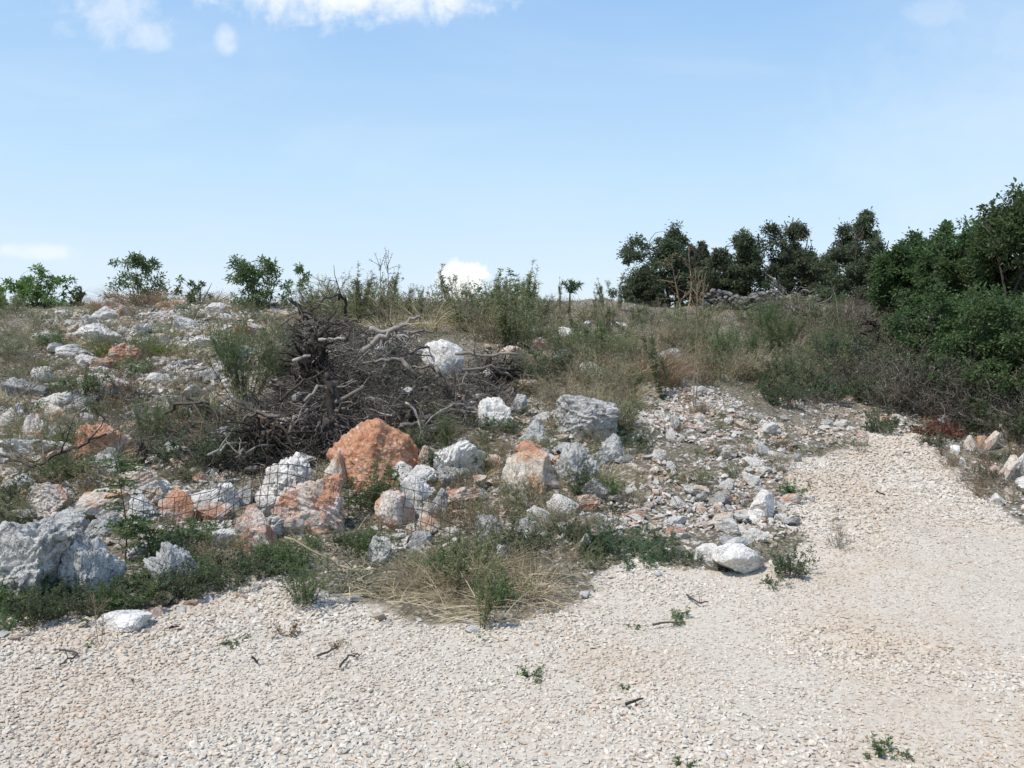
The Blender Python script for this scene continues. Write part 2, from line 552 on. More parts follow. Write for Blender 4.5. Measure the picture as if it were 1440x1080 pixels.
def rock_geo(seed, size, level=5, rough=.12, planes=14, crag=0.0, p=45):
    rg = np.random.default_rng(seed)
    D0, T = ico(level)
    o = rg.uniform(0, 50, 3)
    wv = np.stack([fbm(D0 * 1.7 + o + k * 9.1, 3, seed + k) - .5 for k in range(3)], 1)
    D = D0 + wv * (.35 + min(rough, .2) * 1.1)
    D /= np.linalg.norm(D, axis=1)[:, None]
    n = rg.normal(size=(planes, 3)); n /= np.linalg.norm(n, axis=1)[:, None]
    h = rg.uniform(.55, 1.0, planes)
    dot = np.clip(D @ n.T, 1e-3, None)
    r = ((dot / h) ** p).sum(1) ** (-1 / p)
    r = np.minimum(r, 1.3)
    V = D0 * r[:, None]
    d = (fbm(V * 2.6 + o, 3, seed + 4) - .5) * rough * .9
    d += (fbm(V * 7 + o, 4, seed + 5) - .5) * rough * .7
    d += (fbm(V * 18 + o, 3, seed + 6) - .5) * rough * .35
    # chipped ledges
    led = V @ nrm(rg.normal(size=3)) * 5 + (fbm(V * 2 + o, 3, seed + 7)) * 3
    d += min(rough, .2) * .28 * (sstep(.35, .65, led - np.floor(led)) - .5)
    if crag:
        g = fbm(V * [3.0, 3.0, 2.0] + o, 4, seed + 8, True)
        d -= crag * sstep(.66, .86, g)
        d += crag * .9 * (fbm(V * 3.2 + o, 4, seed + 11) - .5)
    V = V * (1 + d)[:, None]
    lo, hi = V.min(0), V.max(0)
    V = (V - (lo + hi) / 2) / (hi - lo)
    return V * np.asarray(size), T


def nrm(v):
    v = np.asarray(v, float)
    return v / (np.linalg.norm(v) + 1e-9)


# ------------------------------------------------------------------ label registry
THINGS = []      # (obj, desc, px, py, size px, group)


def reg(o, desc, cat, group, pos, hm):
    q = proj([pos])[0]
    dist = max(1.0, float((np.asarray(pos) - EYE) @ FWD))
    o['category'] = cat
    THINGS.append((o, desc, q[0], q[1], hm * F / dist, group))


# ------------------------------------------------------------------ ground
def build_ground():
    xs = np.unique(np.concatenate([-np.geomspace(14, 400, 22), np.arange(-14, 14.01, .08), np.geomspace(14, 400, 22)]))
    ys = np.unique(np.concatenate([-np.geomspace(2, 400, 20), np.arange(-2, 2, .5), np.arange(2, 13, .07), np.arange(13, 34, .14), np.geomspace(34, 600, 34)]))
    X, Y = np.meshgrid(xs, ys)
    Z = H(X, Y)
    # little clods off the gravel
    x, y, z = X.ravel(), Y.ravel(), Z.ravel()
    g = gravel_mask(x, y).astype(float)
    z = z + (1 - g) * (fbm2(x, y, 5.0, 3, 33) - .5) * .10 * (np.abs(y) < 40)
    nx, ny = len(xs), len(ys)
    i = (np.arange(ny - 1)[:, None] * nx + np.arange(nx - 1)[None]).ravel()
    me = mesh_np('ground', np.stack([x, y, z], 1), np.stack([i, i + 1, i + nx + 1, i + nx], 1), M['ground'], True)
    a = me.attributes.new('gravel', 'FLOAT', 'POINT')
    a.data.foreach_set('value', g.astype(np.float32))
    o = link('ground', me)
    tag(o, 'stony ground of the slope with a pale gravel yard in front of it', 'ground', kind='structure')


build_ground()


def build_gravel():
    rg = np.random.default_rng(11)
    Ps, Ss = [], []
    # density falls with distance; sizes of crushed stone
    for (y0, y1, dens, s0, s1) in ((2.4, 4.2, 3300, .016, .042), (4.2, 6.2, 2300, .018, .048), (6.2, 9, 1400, .022, .060), (9, 13, 800, .032, .066)):
        xa, xb = -.66 * y1 - 1.2, .66 * y1 + 1.2
        n = int((xb - xa) * (y1 - y0) * dens)
        x = rg.uniform(xa, xb, n); y = rg.uniform(y0, y1, n)
        k = gravel_mask(x, y)
        x, y = x[k], y[k]
        s = s0 + (s1 - s0) * rg.beta(1.2, 3.2, len(x))
        # worn finer area on the right
        worn = sstep(.44, .62, fbm2(x, y, .55, 4, 44)) * sstep(.0, 1.4, x + (y - 4) * .4) * (1 - sstep(6.4, 7.8, y)) * sstep(2.6, 3.6, y)
        worn = np.maximum(worn, .55 * sstep(.55, .68, fbm2(x, y, .8, 3, 47)))
        keep = rg.random(len(x)) > worn * .42
        s = s * (1 - .5 * worn)
        x, y, s = x[keep], y[keep], s[keep]
        Ps.append(np.stack([x, y, H(x, y) + s * .12], 1)); Ss.append(s)
    P, s = np.concatenate(Ps), np.concatenate(Ss)
    n = len(P)
    E = np.stack([rg.normal(0, .28, n), rg.normal(0, .28, n), rg.uniform(0, 6.28, n)], 1)
    S = s[:, None] * np.stack([rg.uniform(.85, 1.3, n), rg.uniform(.8, 1.15, n), rg.uniform(.6, 1.0, n)], 1) * 1.38
    o = link('gravel', scatter_mesh('gravel', PEB, P, E, S, M['pebble'], rg))
    tag(o, 'loose pale crushed limestone gravel covering the yard and the tongue on the right', 'gravel', kind='stuff')


build_gravel()

# ------------------------------------------------------------------ boulders
BOULDERS = [
    # x0, x1, ytop, ybase, material, rough, crag, label
    (456, 594, 592, 690, 'orange', .10, 0, 'big rounded orange brown boulder below the dead wood pile'),
    (455, 490, 632, 694, 'veined', .12, 0, 'white slab standing against the left side of the orange boulder'),
    (345, 442, 640, 716, 'white', .16, .1, 'tall white boulder crossed by rusty wire, left of the orange boulder'),
    (374, 492, 674, 752, 'mixed', .16, .12, 'long rust stained boulder with white ridge in front of the tall white one'),
    (330, 390, 712, 778, 'mixed', .12, 0, 'upright pale block with a rust red right flank'),
    (182, 232, 690, 738, 'white', .14, .1, 'white half of a split boulder behind the wire, left piece'),
    (222, 275, 692, 740, 'mixed', .14, .1, 'pinkish half of a split boulder behind the wire, right piece'),
    (24, 100, 681, 726, 'mixed', .14, .08, 'pale humped boulder with orange spot above the grey outcrop'),
    (-34, 112, 738, 858, 'grey', .20, .2, 'large grey weathered outcrop with white flecks beside the gravel edge'),
    (203, 284, 766, 836, 'grey', .18, .15, 'grey boulder half hidden in green weeds right of the large outcrop'),
    (297, 336, 744, 772, 'white', .08, 0, 'smooth round pinkish white stone under the wire'),
    (302, 340, 679, 718, 'white', .12, .1, 'small white block left of the tall wired boulder'),
    (526, 584, 692, 748, 'mixed', .10, 0, 'square stone with rust brown cap and white base'),
    (562, 606, 668, 716, 'white', .12, .1, 'bright white slab right of the leafy shrub'),
    (552, 592, 650, 684, 'white', .10, 0, 'sharp white wedge just under the orange boulder'),
    (600, 630, 688, 732, 'grey', .16, .15, 'grey lump leaning right of the bright white slab'),
    (608, 684, 622, 672, 'white', .16, .15, 'knobbly cream white boulder right of the orange boulder'),
    (583, 616, 626, 658, 'mixed', .16, .12, 'small reddish stone wedged against the right of the orange boulder'),
    (678, 708, 640, 668, 'mixed', .12, 0, 'small pinkish stone between two pale boulders'),
    (704, 780, 640, 698, 'veined', .10, .05, 'smooth cream boulder with orange veins at mid slope'),
    (722, 772, 622, 650, 'mixed', .12, 0, 'flat salmon slab resting behind the veined boulder'),
    (774, 844, 620, 688, 'grey', .22, .25, 'craggy grey rock right of the veined boulder'),
    (666, 726, 560, 606, 'white', .16, .15, 'whitish craggy rock above the veined boulder'),
    (726, 772, 588, 626, 'grey', .16, .1, 'grey blue rock behind the salmon slab'),
    (716, 742, 554, 580, 'grey', .12, 0, 'small square grey stone beside the whitish craggy rock'),
    (774, 872, 556, 618, 'grey', .22, .22, 'broad grey outcrop under dry weeds at mid slope'),
    (834, 884, 612, 654, 'grey', .2, .2, 'grey rock at the foot of the broad outcrop'),
    (594, 654, 477, 522, 'white', .12, 0, 'brightest white boulder perched on the dead wood pile'),
    (519, 552, 485, 516, 'white', .12, 0, 'white stone caught among branches beside the forked trunk'),
    (572, 606, 488, 506, 'white', .08, 0, 'flat white stone touching the brightest boulder'),
    (514, 554, 754, 792, 'grey', .14, .1, 'grey white stone above the straw heap'),
    (104, 190, 596, 650, 'mixed', .16, .12, 'cream and tan boulder left of the wood pile'),
    (22, 64, 582, 636, 'mixed', .14, .1, 'upright tan orange stone at the left margin'),
    (-4, 44, 566, 602, 'white', .14, .1, 'white boulder at the left margin above the tan one'),
    (-14, 122, 618, 652, 'white', .14, .12, 'long low white slab at the left margin'),
    (8, 50, 668, 698, 'grey', .14, .1, 'grey stone above the humped boulder'),
    (378, 428, 586, 620, 'veined', .14, .05, 'ochre white stone stuck in the front of the wood pile'),
    (362, 386, 578, 604, 'veined', .12, 0, 'small cream stone left of the ochre one in the wood pile'),
    (412, 436, 500, 512, 'white', .1, 0, 'thin pale stone on the left of the wood pile'),
    (540, 572, 528, 542, 'white', .12, 0, 'low white stone in the middle of the wood pile'),
    (1000, 1084, 772, 812, 'white', .05, 0, 'flat cream white slab lying at the gravel edge'),
    (974, 1014, 766, 794, 'white', .10, 0, 'white lump touching the left of the flat slab'),
    (1054, 1090, 692, 732, 'white', .06, 0, 'angular white stone standing beside the gravel tongue'),
    (1038, 1086, 714, 732, 'white', .08, 0, 'thin white slab under the angular stone'),
    (132, 208, 866, 892, 'white', .05, 0, 'flat white slab sunk in the gravel below the green weeds'),
    (216, 244, 832, 852, 'mixed', .10, 0, 'brownish stone at the gravel edge under weeds'),
    (46, 74, 515, 538, 'white', .10, 0, 'lone white stone in weeds on the upper left slope'),
    (188, 206, 476, 496, 'grey', .10, 0, 'grey upright stone between two tufts of green grass'),
    (714, 736, 486, 506, 'white', .10, 0, 'pale round stone at the right end of the wood pile'),
    (718, 736, 510, 536, 'grey', .10, 0, 'grey stone standing below the right end of the wood pile'),
    (690, 712, 516, 540, 'white', .10, 0, 'white stone under crossed branches at the right of the pile'),
    (790, 810, 502, 516, 'white', .10, 0, 'white stone right of the dark bush by the pile'),
    (804, 842, 508, 530, 'white', .14, .1, 'long pale rock at the crest of the middle bank'),
    (1318, 1336, 584, 600, 'white', .08, 0, 'white stone sitting on the heap of red twigs'),
    (1404, 1422, 594, 622, 'veined', .08, 0, 'pointed cream stone standing in shade by the hedge'),
    (1355, 1374, 612, 634, 'veined', .08, 0, 'cream stone with pointed top beside the red heap'),
    (1373, 1385, 612, 632, 'veined', .08, 0, 'narrow cream stone in the row under the hedge'),
    (1383, 1402, 606, 634, 'veined', .08, 0, 'leaning cream slab in the row under the hedge'),
    (1346, 1360, 642, 658, 'white', .08, 0, 'round white stone at the rim of the gravel tongue'),
    (1388, 1410, 655, 672, 'mixed', .08, 0, 'orange stone in the ditch beside the gravel tongue'),
    (1404, 1424, 640, 676, 'veined', .06, 0, 'first long leaning stone in the ditch'),
    (1419, 1440, 636, 672, 'white', .06, 0, 'second long leaning stone in the ditch, greyer'),
    (1424, 1480, 654, 698, 'white', .10, 0, 'big pale block at the right margin in the ditch'),
    (1391, 1412, 694, 712, 'white', .08, 0, 'white stone at the foot of the ditch'),
    (1410, 1430, 686, 702, 'mixed', .08, 0, 'pinkish stone below the big pale block'),
    (92, 170, 748, 846, 'grey', .16, .12, 'grey shoulder block joined to the right of the large outcrop'),
    (40, 126, 724, 762, 'grey', .14, .06, 'low grey ledge on top of the large outcrop'),
    (1336, 1350, 626, 640, 'white', .08, 0, 'small white stone between red heap and gravel'),
]


def place_boulder(b, seed):
    x0, x1, yt, yb, mat, rough, crag, label = b
    P = gp((x0 + x1) / 2, yb)
    dist = (P - EYE) @ FWD
    w = (x1 - x0) / F * dist
    h = (yb - yt) / F * dist
    d = w * random.uniform(.7, .95)
    big = (x1 - x0) > 62
    flat = 'slab' in label or 'flat' in label
    lean = 'lean' in label and 'grey lump' not in label
    bot = (.55 if crag else .38) * h
    dome = mat == 'orange' or 'brightest' in label
    V, T = rock_geo(seed, (w, d, h + bot), 6 if big else 5 if (x1 - x0) > 26 else 4, rough * 1.25, (16 if not crag else 20) + (10 if mat == 'orange' else 16 if dome else 0), crag * .34, 22 if dome else 45)
    if lean:
        V[:, 0] += V[:, 2] * .45
    pull = -.12 if 'brightest' in label else .42
    cx, cy = P[0] + P[0] / P[1] * d * pull, P[1] + d * pull
    z = P[2] + (h - bot) / 2
    if 'pile' in label and ('perched' in label or 'among' in label or 'touching' in label):
        pass
    o = link('boulder' if w > .3 else 'stone', mesh_np('boulder', V, T, M[mat], False), loc=(cx, cy, z))
    tag(o, label, 'boulder' if w > .3 else 'stone', 'named boulders of the stony bank')
    return o


for i, b in enumerate(BOULDERS):
    place_boulder(b, 500 + i)

# smaller stones: single objects for the larger, one stuff mesh for the rest
RUB = [
    # polygon (ground spots), count, size range m, density of rubble stuff, rubble size
    ('on the rubble strip right of the slope', [(900, 548), (1000, 545), (1100, 596), (1118, 640), (1112, 690), (1120, 750), (1060, 770), (960, 785), (880, 745), (880, 650)], 70, (.09, .28), 560, (.03, .11)),
    ('on the upper left rubble field', [(62, 440), (330, 424), (415, 418), (420, 440), (330, 480), (330, 560), (150, 560), (60, 500)], 60, (.16, .46), 240, (.05, .20)),
    ('on the left slope', [(0, 560), (330, 560), (330, 760), (200, 780), (0, 730)], 44, (.10, .34), 320, (.04, .16)),
    ('on the middle bank', [(590, 560), (880, 560), (900, 740), (800, 790), (520, 790), (600, 690)], 56, (.09, .30), 260, (.03, .12)),
    ('in the ditch under the hedge', [(1290, 600), (1440, 600), (1760, 600), (1760, 800), (1440, 745), (1345, 690)], 30, (.06, .18), 120, (.03, .08)),
    ('on the track before the hedge', [(1080, 560), (1290, 565), (1290, 605), (1130, 635)], 26, (.08, .24), 260, (.03, .10)),
    ('high on the far slope', [(640, 450), (1000, 455), (1000, 520), (660, 530)], 18, (.10, .3), 6, (.04, .1)),
    ('in the wood pile', [(400, 500), (540, 500), (600, 500), (740, 500), (740, 545), (640, 570), (480, 590), (400, 610)], 11, (.10, .24), 0, (.03, .04)),
    ('along the gravel edge', [(-40, 890), (120, 862), (180, 850), (400, 808), (470, 830), (560, 868), (690, 878), (820, 850), (830, 800), (1000, 785), (1000, 806), (840, 815), (800, 862), (690, 890), (540, 880), (400, 830), (200, 880), (-40, 925)], 24, (.05, .12), 160, (.025, .07)),
]
STONE_PROTO = []
for k in range(10):
    mt = ['white', 'white', 'mixed', 'grey', 'white', 'veined', 'white', 'grey', 'white', 'white'][k]
    V, T = rock_geo(900 + k, (1, .82, .62), 4, .16, 13, .04)
    STONE_PROTO.append((mesh_np('stone', V, T, M[mt], False), mt))
DESC = {'white': 'white', 'mixed': 'rust tinged', 'grey': 'grey', 'veined': 'cream'}


def sample_poly(poly, n, rg, mind=0, tries=60):
    xs = [p[0] for p in poly]; ys = [p[1] for p in poly]
    out = []
    for _ in range(n * tries):
        q = (rg.uniform(min(xs), max(xs)), rg.uniform(min(ys), max(ys)))
        if not inpoly(np.array([q[0]]), np.array([q[1]]), poly)[0]:
            continue
        if mind and any((q[0] - o[0]) ** 2 + (q[1] - o[1]) ** 2 * 2 < mind ** 2 for o in out):
            continue
        out.append(q)
        if len(out) >= n: break
    return out


def build_stones():
    rg = np.random.default_rng(21)
    RP, RS = [], []
    for where, poly, n, (a, b), dens, (ra, rb) in RUB:
        for (px, py) in sample_poly(poly, n, rg, 7):
            P = gp(px, py)
            s = a + (b - a) * rg.beta(1.3, 2.4)
            me, mt = STONE_PROTO[rg.integers(0, 10)]
            lift = .16 * rg.random() + .05 if 'wood pile' in where else 0
            o = link('stone', me, loc=(P[0], P[1], P[2] + s * .12 + lift))
            o.rotation_euler = (rg.normal(0, .3), rg.normal(0, .3), rg.uniform(0, 6.28))
            o.scale = (s * rg.uniform(.9, 1.3), s * rg.uniform(.8, 1.1), s * rg.uniform(.6, 1.0))
            reg(o, DESC[mt] + ' stone', 'stone', 'loose stones ' + where, P, s)
        if not dens: continue
        # rubble
        q = [gp(*p) for p in poly]
        x0, x1 = min(p[0] for p in q), max(p[0] for p in q); y0, y1 = min(p[1] for p in q), max(p[1] for p in q)
        m = int((x1 - x0) * (y1 - y0) * dens)
        x = rg.uniform(x0, x1, m); y = rg.uniform(y0, y1, m)
        pq = proj(np.stack([x, y, H(x, y)], 1))
        k = inpoly(pq[:, 0], pq[:, 1], poly) & (fbm2(x, y, 1.1, 3, 71) + rg.normal(0, .10, m) > .43)
        x, y = x[k], y[k]
        s = ra + (rb - ra) * rg.beta(1.2, 3, len(x))
        RP.append(np.stack([x, y, H(x, y) + s * .1], 1)); RS.append(s)
    # a thin cover of chips over the whole bank
    m = 9000
    y = rg.uniform(5.3, 22, m) ; x = rg.uniform(-.64, .64, m) * y
    s = .02 + .06 * rg.beta(1.2, 3.5, m)
    k = ~gravel_mask(x, y)
    RP.append(np.stack([x, y, H(x, y) + s * .1], 1)[k]); RS.append(s[k])
    P = np.concatenate(RP); s = np.concatenate(RS); n = len(P)
    E = np.stack([rg.normal(0, .4, n), rg.normal(0, .4, n), rg.uniform(0, 6.28, n)], 1)
    S = s[:, None] * np.stack([rg.uniform(.9, 1.4, n), rg.uniform(.8, 1.1, n), rg.uniform(.6, 1.0, n)], 1) * 1.2
    o = link('rubble', scatter_mesh('rubble', PEB, P, E, S, M['rubble'], rg))
    tag(o, 'broken limestone chips strewn between the weeds of the bank', 'rubble', kind='stuff')


build_stones()


def more_boulders():
    rg = np.random.default_rng(33)
    protos = []
    for k in range(7):
        mt = ['white', 'mixed', 'grey', 'white', 'veined', 'white', 'grey'][k]
        V, T = rock_geo(960 + k, (1, .85, .8), 5, .2, 13, .08 if mt == 'grey' else .03)
        protos.append((mesh_np('boulder', V, T, M[mt], False), mt))
    for where, poly, n, (a, b) in (('on the left slope', [(0, 540), (230, 560), (330, 650), (320, 760), (200, 770), (90, 720), (0, 700)], 20, (.24, .5)),
                                   ('on the middle bank', [(580, 640), (700, 690), (870, 640), (870, 720), (700, 760), (580, 740)], 13, (.2, .36)),
                                   ('around the wood pile', [(300, 640), (420, 640), (470, 690), (400, 760), (290, 760)], 8, (.2, .38)),
                                   ('high on the slope', [(80, 440), (420, 428), (330, 520), (100, 540)], 14, (.35, .6)),
                                   ('on the middle crest', [(640, 470), (960, 470), (960, 540), (740, 560)], 9, (.3, .5))):
        for (px, py) in sample_poly(poly, n, rg, 26):
            P = gp(px, py); s = rg.uniform(a, b)
            me, mt = protos[rg.integers(0, 7)]
            o = link('boulder', me, loc=(P[0], P[1] + s * .3, P[2] + s * .18))
            o.rotation_euler = (rg.normal(0, .2), rg.normal(0, .2), rg.uniform(0, 6.28))
            o.scale = (s * rg.uniform(.95, 1.4), s * rg.uniform(.8, 1.1), s * rg.uniform(.7, 1.0))
            reg(o, DESC[mt] + ' boulder', 'boulder', 'half buried boulders ' + where, P, s)
more_boulders()


# ------------------------------------------------------------------ plants

def weed_geo(seed, h=.5, n=16, spread=.7, base_r=.04, curl=.25, wig=.06, lps=22, L=.03, W=.009, lf=.15, side=5, side_l=.35, lside=8, r=.003, rad=.9, sides=3):
    rg = np.random.default_rng(seed)
    st, lv = G(), G()
    LP, LD = [], []
    for i in range(n):
        az = rg.uniform(0, 6.28); tl = spread * math.sqrt(rg.random())
        d = np.array([math.sin(tl) * math.cos(az), math.sin(tl) * math.sin(az), math.cos(tl)])
        ln = h * rg.uniform(.55, 1.05)
        b = np.array([math.cos(az), math.sin(az), 0]) * base_r * rg.random()
        t = np.linspace(0, 1, 6)
        w1, w2 = rg.normal(0, wig, 3), rg.normal(0, wig, 3)
        P = b + d * (ln * t)[:, None] + np.outer(np.sin(t * 3.1) * ln, w1) + np.outer(np.sin(t * 6.2) * ln * .5, w2)
        P[:, 2] -= curl * ln * t ** 2.2 * math.sin(tl)
        P[0, 2] -= .03
        st.tube(P, r * (1 - .72 * t), sides, False)

        def put(Pl, k, f0):
            u = f0 + (1 - f0) * rg.random(k)
            x = u * (len(Pl) - 1); i0 = np.clip(x.astype(int), 0, len(Pl) - 2); fr = (x - i0)[:, None]
            p = Pl[i0] * (1 - fr) + Pl[i0 + 1] * fr
            tg = Pl[i0 + 1] - Pl[i0]; tg /= np.linalg.norm(tg, axis=1)[:, None] + 1e-9
            q = rg.normal(size=(k, 3)); q -= (q * tg).sum(1)[:, None] * tg; q /= np.linalg.norm(q, axis=1)[:, None] + 1e-9
            LP.append(p); LD.append(tg * .55 + q * rad)
        if lps: put(P, lps, lf)
        for _ in range(side):
            u = rg.uniform(.2, .92)
            x = u * 5; i0 = int(x); p0 = P[i0] + (P[min(i0 + 1, 5)] - P[i0]) * (x - i0)
            tg = nrm(P[min(i0 + 1, 5)] - P[max(i0 - 1, 0)])
            sd = nrm(tg * .75 + rg.normal(size=3) * .55 + [0, 0, .15])
            l2 = ln * side_l * rg.uniform(.5, 1.1) * (1.15 - u * .6)
            tt = np.linspace(0, 1, 4)
            P2 = p0 + sd * (l2 * tt)[:, None] + np.outer(np.sin(tt * 3) * l2, rg.normal(0, wig * 1.5, 3))
            st.tube(P2, r * .55 * (1 - .7 * tt), 3, False)
            if lside: put(P2, lside, .1)
    if LP:
        lv.leaves(np.concatenate(LP), np.concatenate(LD), L, W, rng=rg)
    return st, (lv if LP else None)


def grass_geo(seed, n=120, h=.35, spread=.8, base_r=.06, W=.006, bend=.8, segs=4):
    rg = np.random.default_rng(seed)
    g = G()
    az = rg.uniform(0, 6.28, n); tl = spread * np.sqrt(rg.random(n)); br = base_r * np.sqrt(rg.random(n))
    D = np.stack([np.sin(tl) * np.cos(az), np.sin(tl) * np.sin(az), np.cos(tl)], 1)
    a2 = az + rg.normal(0, 1, n)
    P = np.stack([np.cos(a2) * br, np.sin(a2) * br, np.full(n, -.01)], 1)
    g.blades(P, D, h, W, bend, segs, rg)
    return g


SPECIES = {}


def species(key, name, desc, cat, group, stem_m, leaf_m, hnom, makers, stem_name='stem', leaf_name='foliage'):
    v = []
    for i, mk in enumerate(makers):
        st, lv = mk
        v.append((st.mesh(name + '_stem', M[stem_m]) if st else None, lv.mesh(name + '_foliage', M[leaf_m]) if lv else None))
    SPECIES[key] = dict(name=name, desc=desc, cat=cat, group=group, h=hnom, v=v, sn=stem_name, ln=leaf_name)


species('olive', 'weed', 'bushy olive green weed', 'weed', 'olive green weeds', 'stem', 'olive', .5,
        [weed_geo(10 + i, .52, 18, .75, .05, .2, .05, 16, .026, .008, .15, 6, .4, 8, .0028) for i in range(5)])
species('dryw', 'dry_weed', 'grey brown dry weed', 'weed', 'grey brown dry weeds', 'drystem', 'greyleaf', .45,
        [weed_geo(30 + i, .46, 22, .8, .06, .15, .09, 5, .016, .007, .3, 8, .42, 4, .0022) for i in range(5)])
species('brownw', 'dry_weed', 'brown withered weed', 'weed', 'brown withered weeds', 'drystem', 'brown', .4,
        [weed_geo(50 + i, .42, 20, .8, .06, .2, .09, 8, .018, .009, .25, 7, .4, 6, .0022) for i in range(4)])
species('green', 'leafy_weed', 'leafy green weed', 'weed', 'leafy green weeds', 'stem', 'green', .42,
        [weed_geo(70 + i, .44, 18, .8, .05, .25, .05, 20, .034, .013, .1, 5, .35, 9, .003) for i in range(4)])
species('dark', 'low_shrub', 'dark green low shrub', 'shrub', 'dark green low shrubs', 'twig', 'dark', .42,
        [weed_geo(90 + i, .46, 26, .95, .09, .25, .07, 18, .028, .013, .15, 7, .4, 9, .0035) for i in range(4)])
species('broom', 'broom_shrub', 'tall fine leaved green shrub', 'shrub', 'tall fine leaved shrubs', 'stem', 'green', 1.1,
        [weed_geo(110 + i, 1.15, 26, .42, .14, .1, .04, 60, .034, .007, .12, 12, .28, 16, .005, .7) for i in range(3)])
species('tall', 'weed_stalk', 'tall upright green weed stalk', 'weed', 'tall upright weed stalks', 'stem', 'olive', .9,
        [weed_geo(130 + i, .92, 5, .22, .06, .1, .03, 110, .05, .010, .12, 6, .14, 14, .006, .8) for i in range(4)])
species('umbel', 'dry_stalk', 'tall dry branching stalk', 'dry plant', 'tall dry branching stalks', 'drystem', 'brown', .9,
        [weed_geo(150 + i, .95, 2, .12, .03, .1, .02, 3, .02, .012, .6, 16, .34, 10, .008, .8) for i in range(3)])
species('twigsh', 'twiggy_shrub', 'bare grey twiggy shrub', 'shrub', 'bare grey twiggy shrubs', 'twigs', 'greyleaf', .6,
        [weed_geo(170 + i, .65, 24, .95, .08, .15, .12, 2, .014, .008, .5, 9, .45, 2, .004) for i in range(4)])
species('straw', 'grass_tuft', 'straw coloured grass tuft', 'grass', 'straw coloured grass tufts', None, 'straw', .35,
        [(None, grass_geo(190 + i, 150, .4, .95, .08, .005, .8)) for i in range(4)])
species('ygrass', 'grass_tuft', 'yellow green grass tuft', 'grass', 'yellow green grass tufts', None, 'yellowgreen', .4,
        [(None, grass_geo(200 + i, 260, .45, .75, .14, .008, .6)) for i in range(3)])
species('redg', 'grass_tuft', 'reddish dry grass tuft', 'grass', 'reddish dry grass tufts', None, 'redgrass', .4,
        [(None, grass_geo(210 + i, 220, .45, .7, .14, .006, .5)) for i in range(3)])
species('mat', 'creeping_weed', 'low blue green creeping weed', 'weed', 'low creeping weeds', 'stem', 'bluegreen', .16,
        [weed_geo(220 + i, .34, 26, 1.25, .1, .2, .06, 18, .026, .011, .1, 5, .35, 9, .0022) for i in range(3)])
species('tiny', 'small_weed', 'small green weed', 'weed', 'small weeds growing in the gravel', 'stem', 'green', .1,
        [weed_geo(240 + i, .13, 11, 1.1, .015, .1, .06, 10, .02, .008, .1, 3, .35, 5, .0013) for i in range(4)])
species('tinybrown', 'small_weed', 'small withered brown weed', 'weed', 'small weeds growing in the gravel', 'drystem', 'brown', .1,
        [weed_geo(250 + i, .12, 12, .9, .015, .1, .08, 6, .014, .006, .1, 4, .4, 4, .0012) for i in range(2)])


def put(key, P, hm, label=None, ws=1.0, rg=RNG, group=True):
    S = SPECIES[key]
    st, lv = S['v'][rg.integers(0, len(S['v']))]
    k = hm / S['h']
    if st and lv:
        o = bpy.data.objects.new(S['name'], None)
        o.empty_display_size = .05
        COL.objects.link(o)
        link(S['sn'], st, o); link(S['ln'], lv, o)
    else:
        o = link(S['name'], st or lv)
    o.location = P
    o.rotation_euler = (rg.normal(0, .06), rg.normal(0, .06), rg.uniform(0, 6.28))
    o.scale = (k * ws * rg.uniform(.9, 1.15), k * ws * rg.uniform(.9, 1.15), k)
    if label:
        tag(o, label, S['cat'], S['group'] if group else None)
    else:
        o['group'] = S['group']
        reg(o, S['desc'], S['cat'], S['group'], np.asarray(P) + [0, 0, hm * .5], hm)
    return o


def putpx(key, px, yb, hpx, label=None, ws=1.0, far=22.0, group=True):
    P = gp(px, yb, far)
    dist = (P - EYE) @ FWD
    return put(key, P - [0, 0, .02], hpx / F * dist, label, ws, RNG, group)


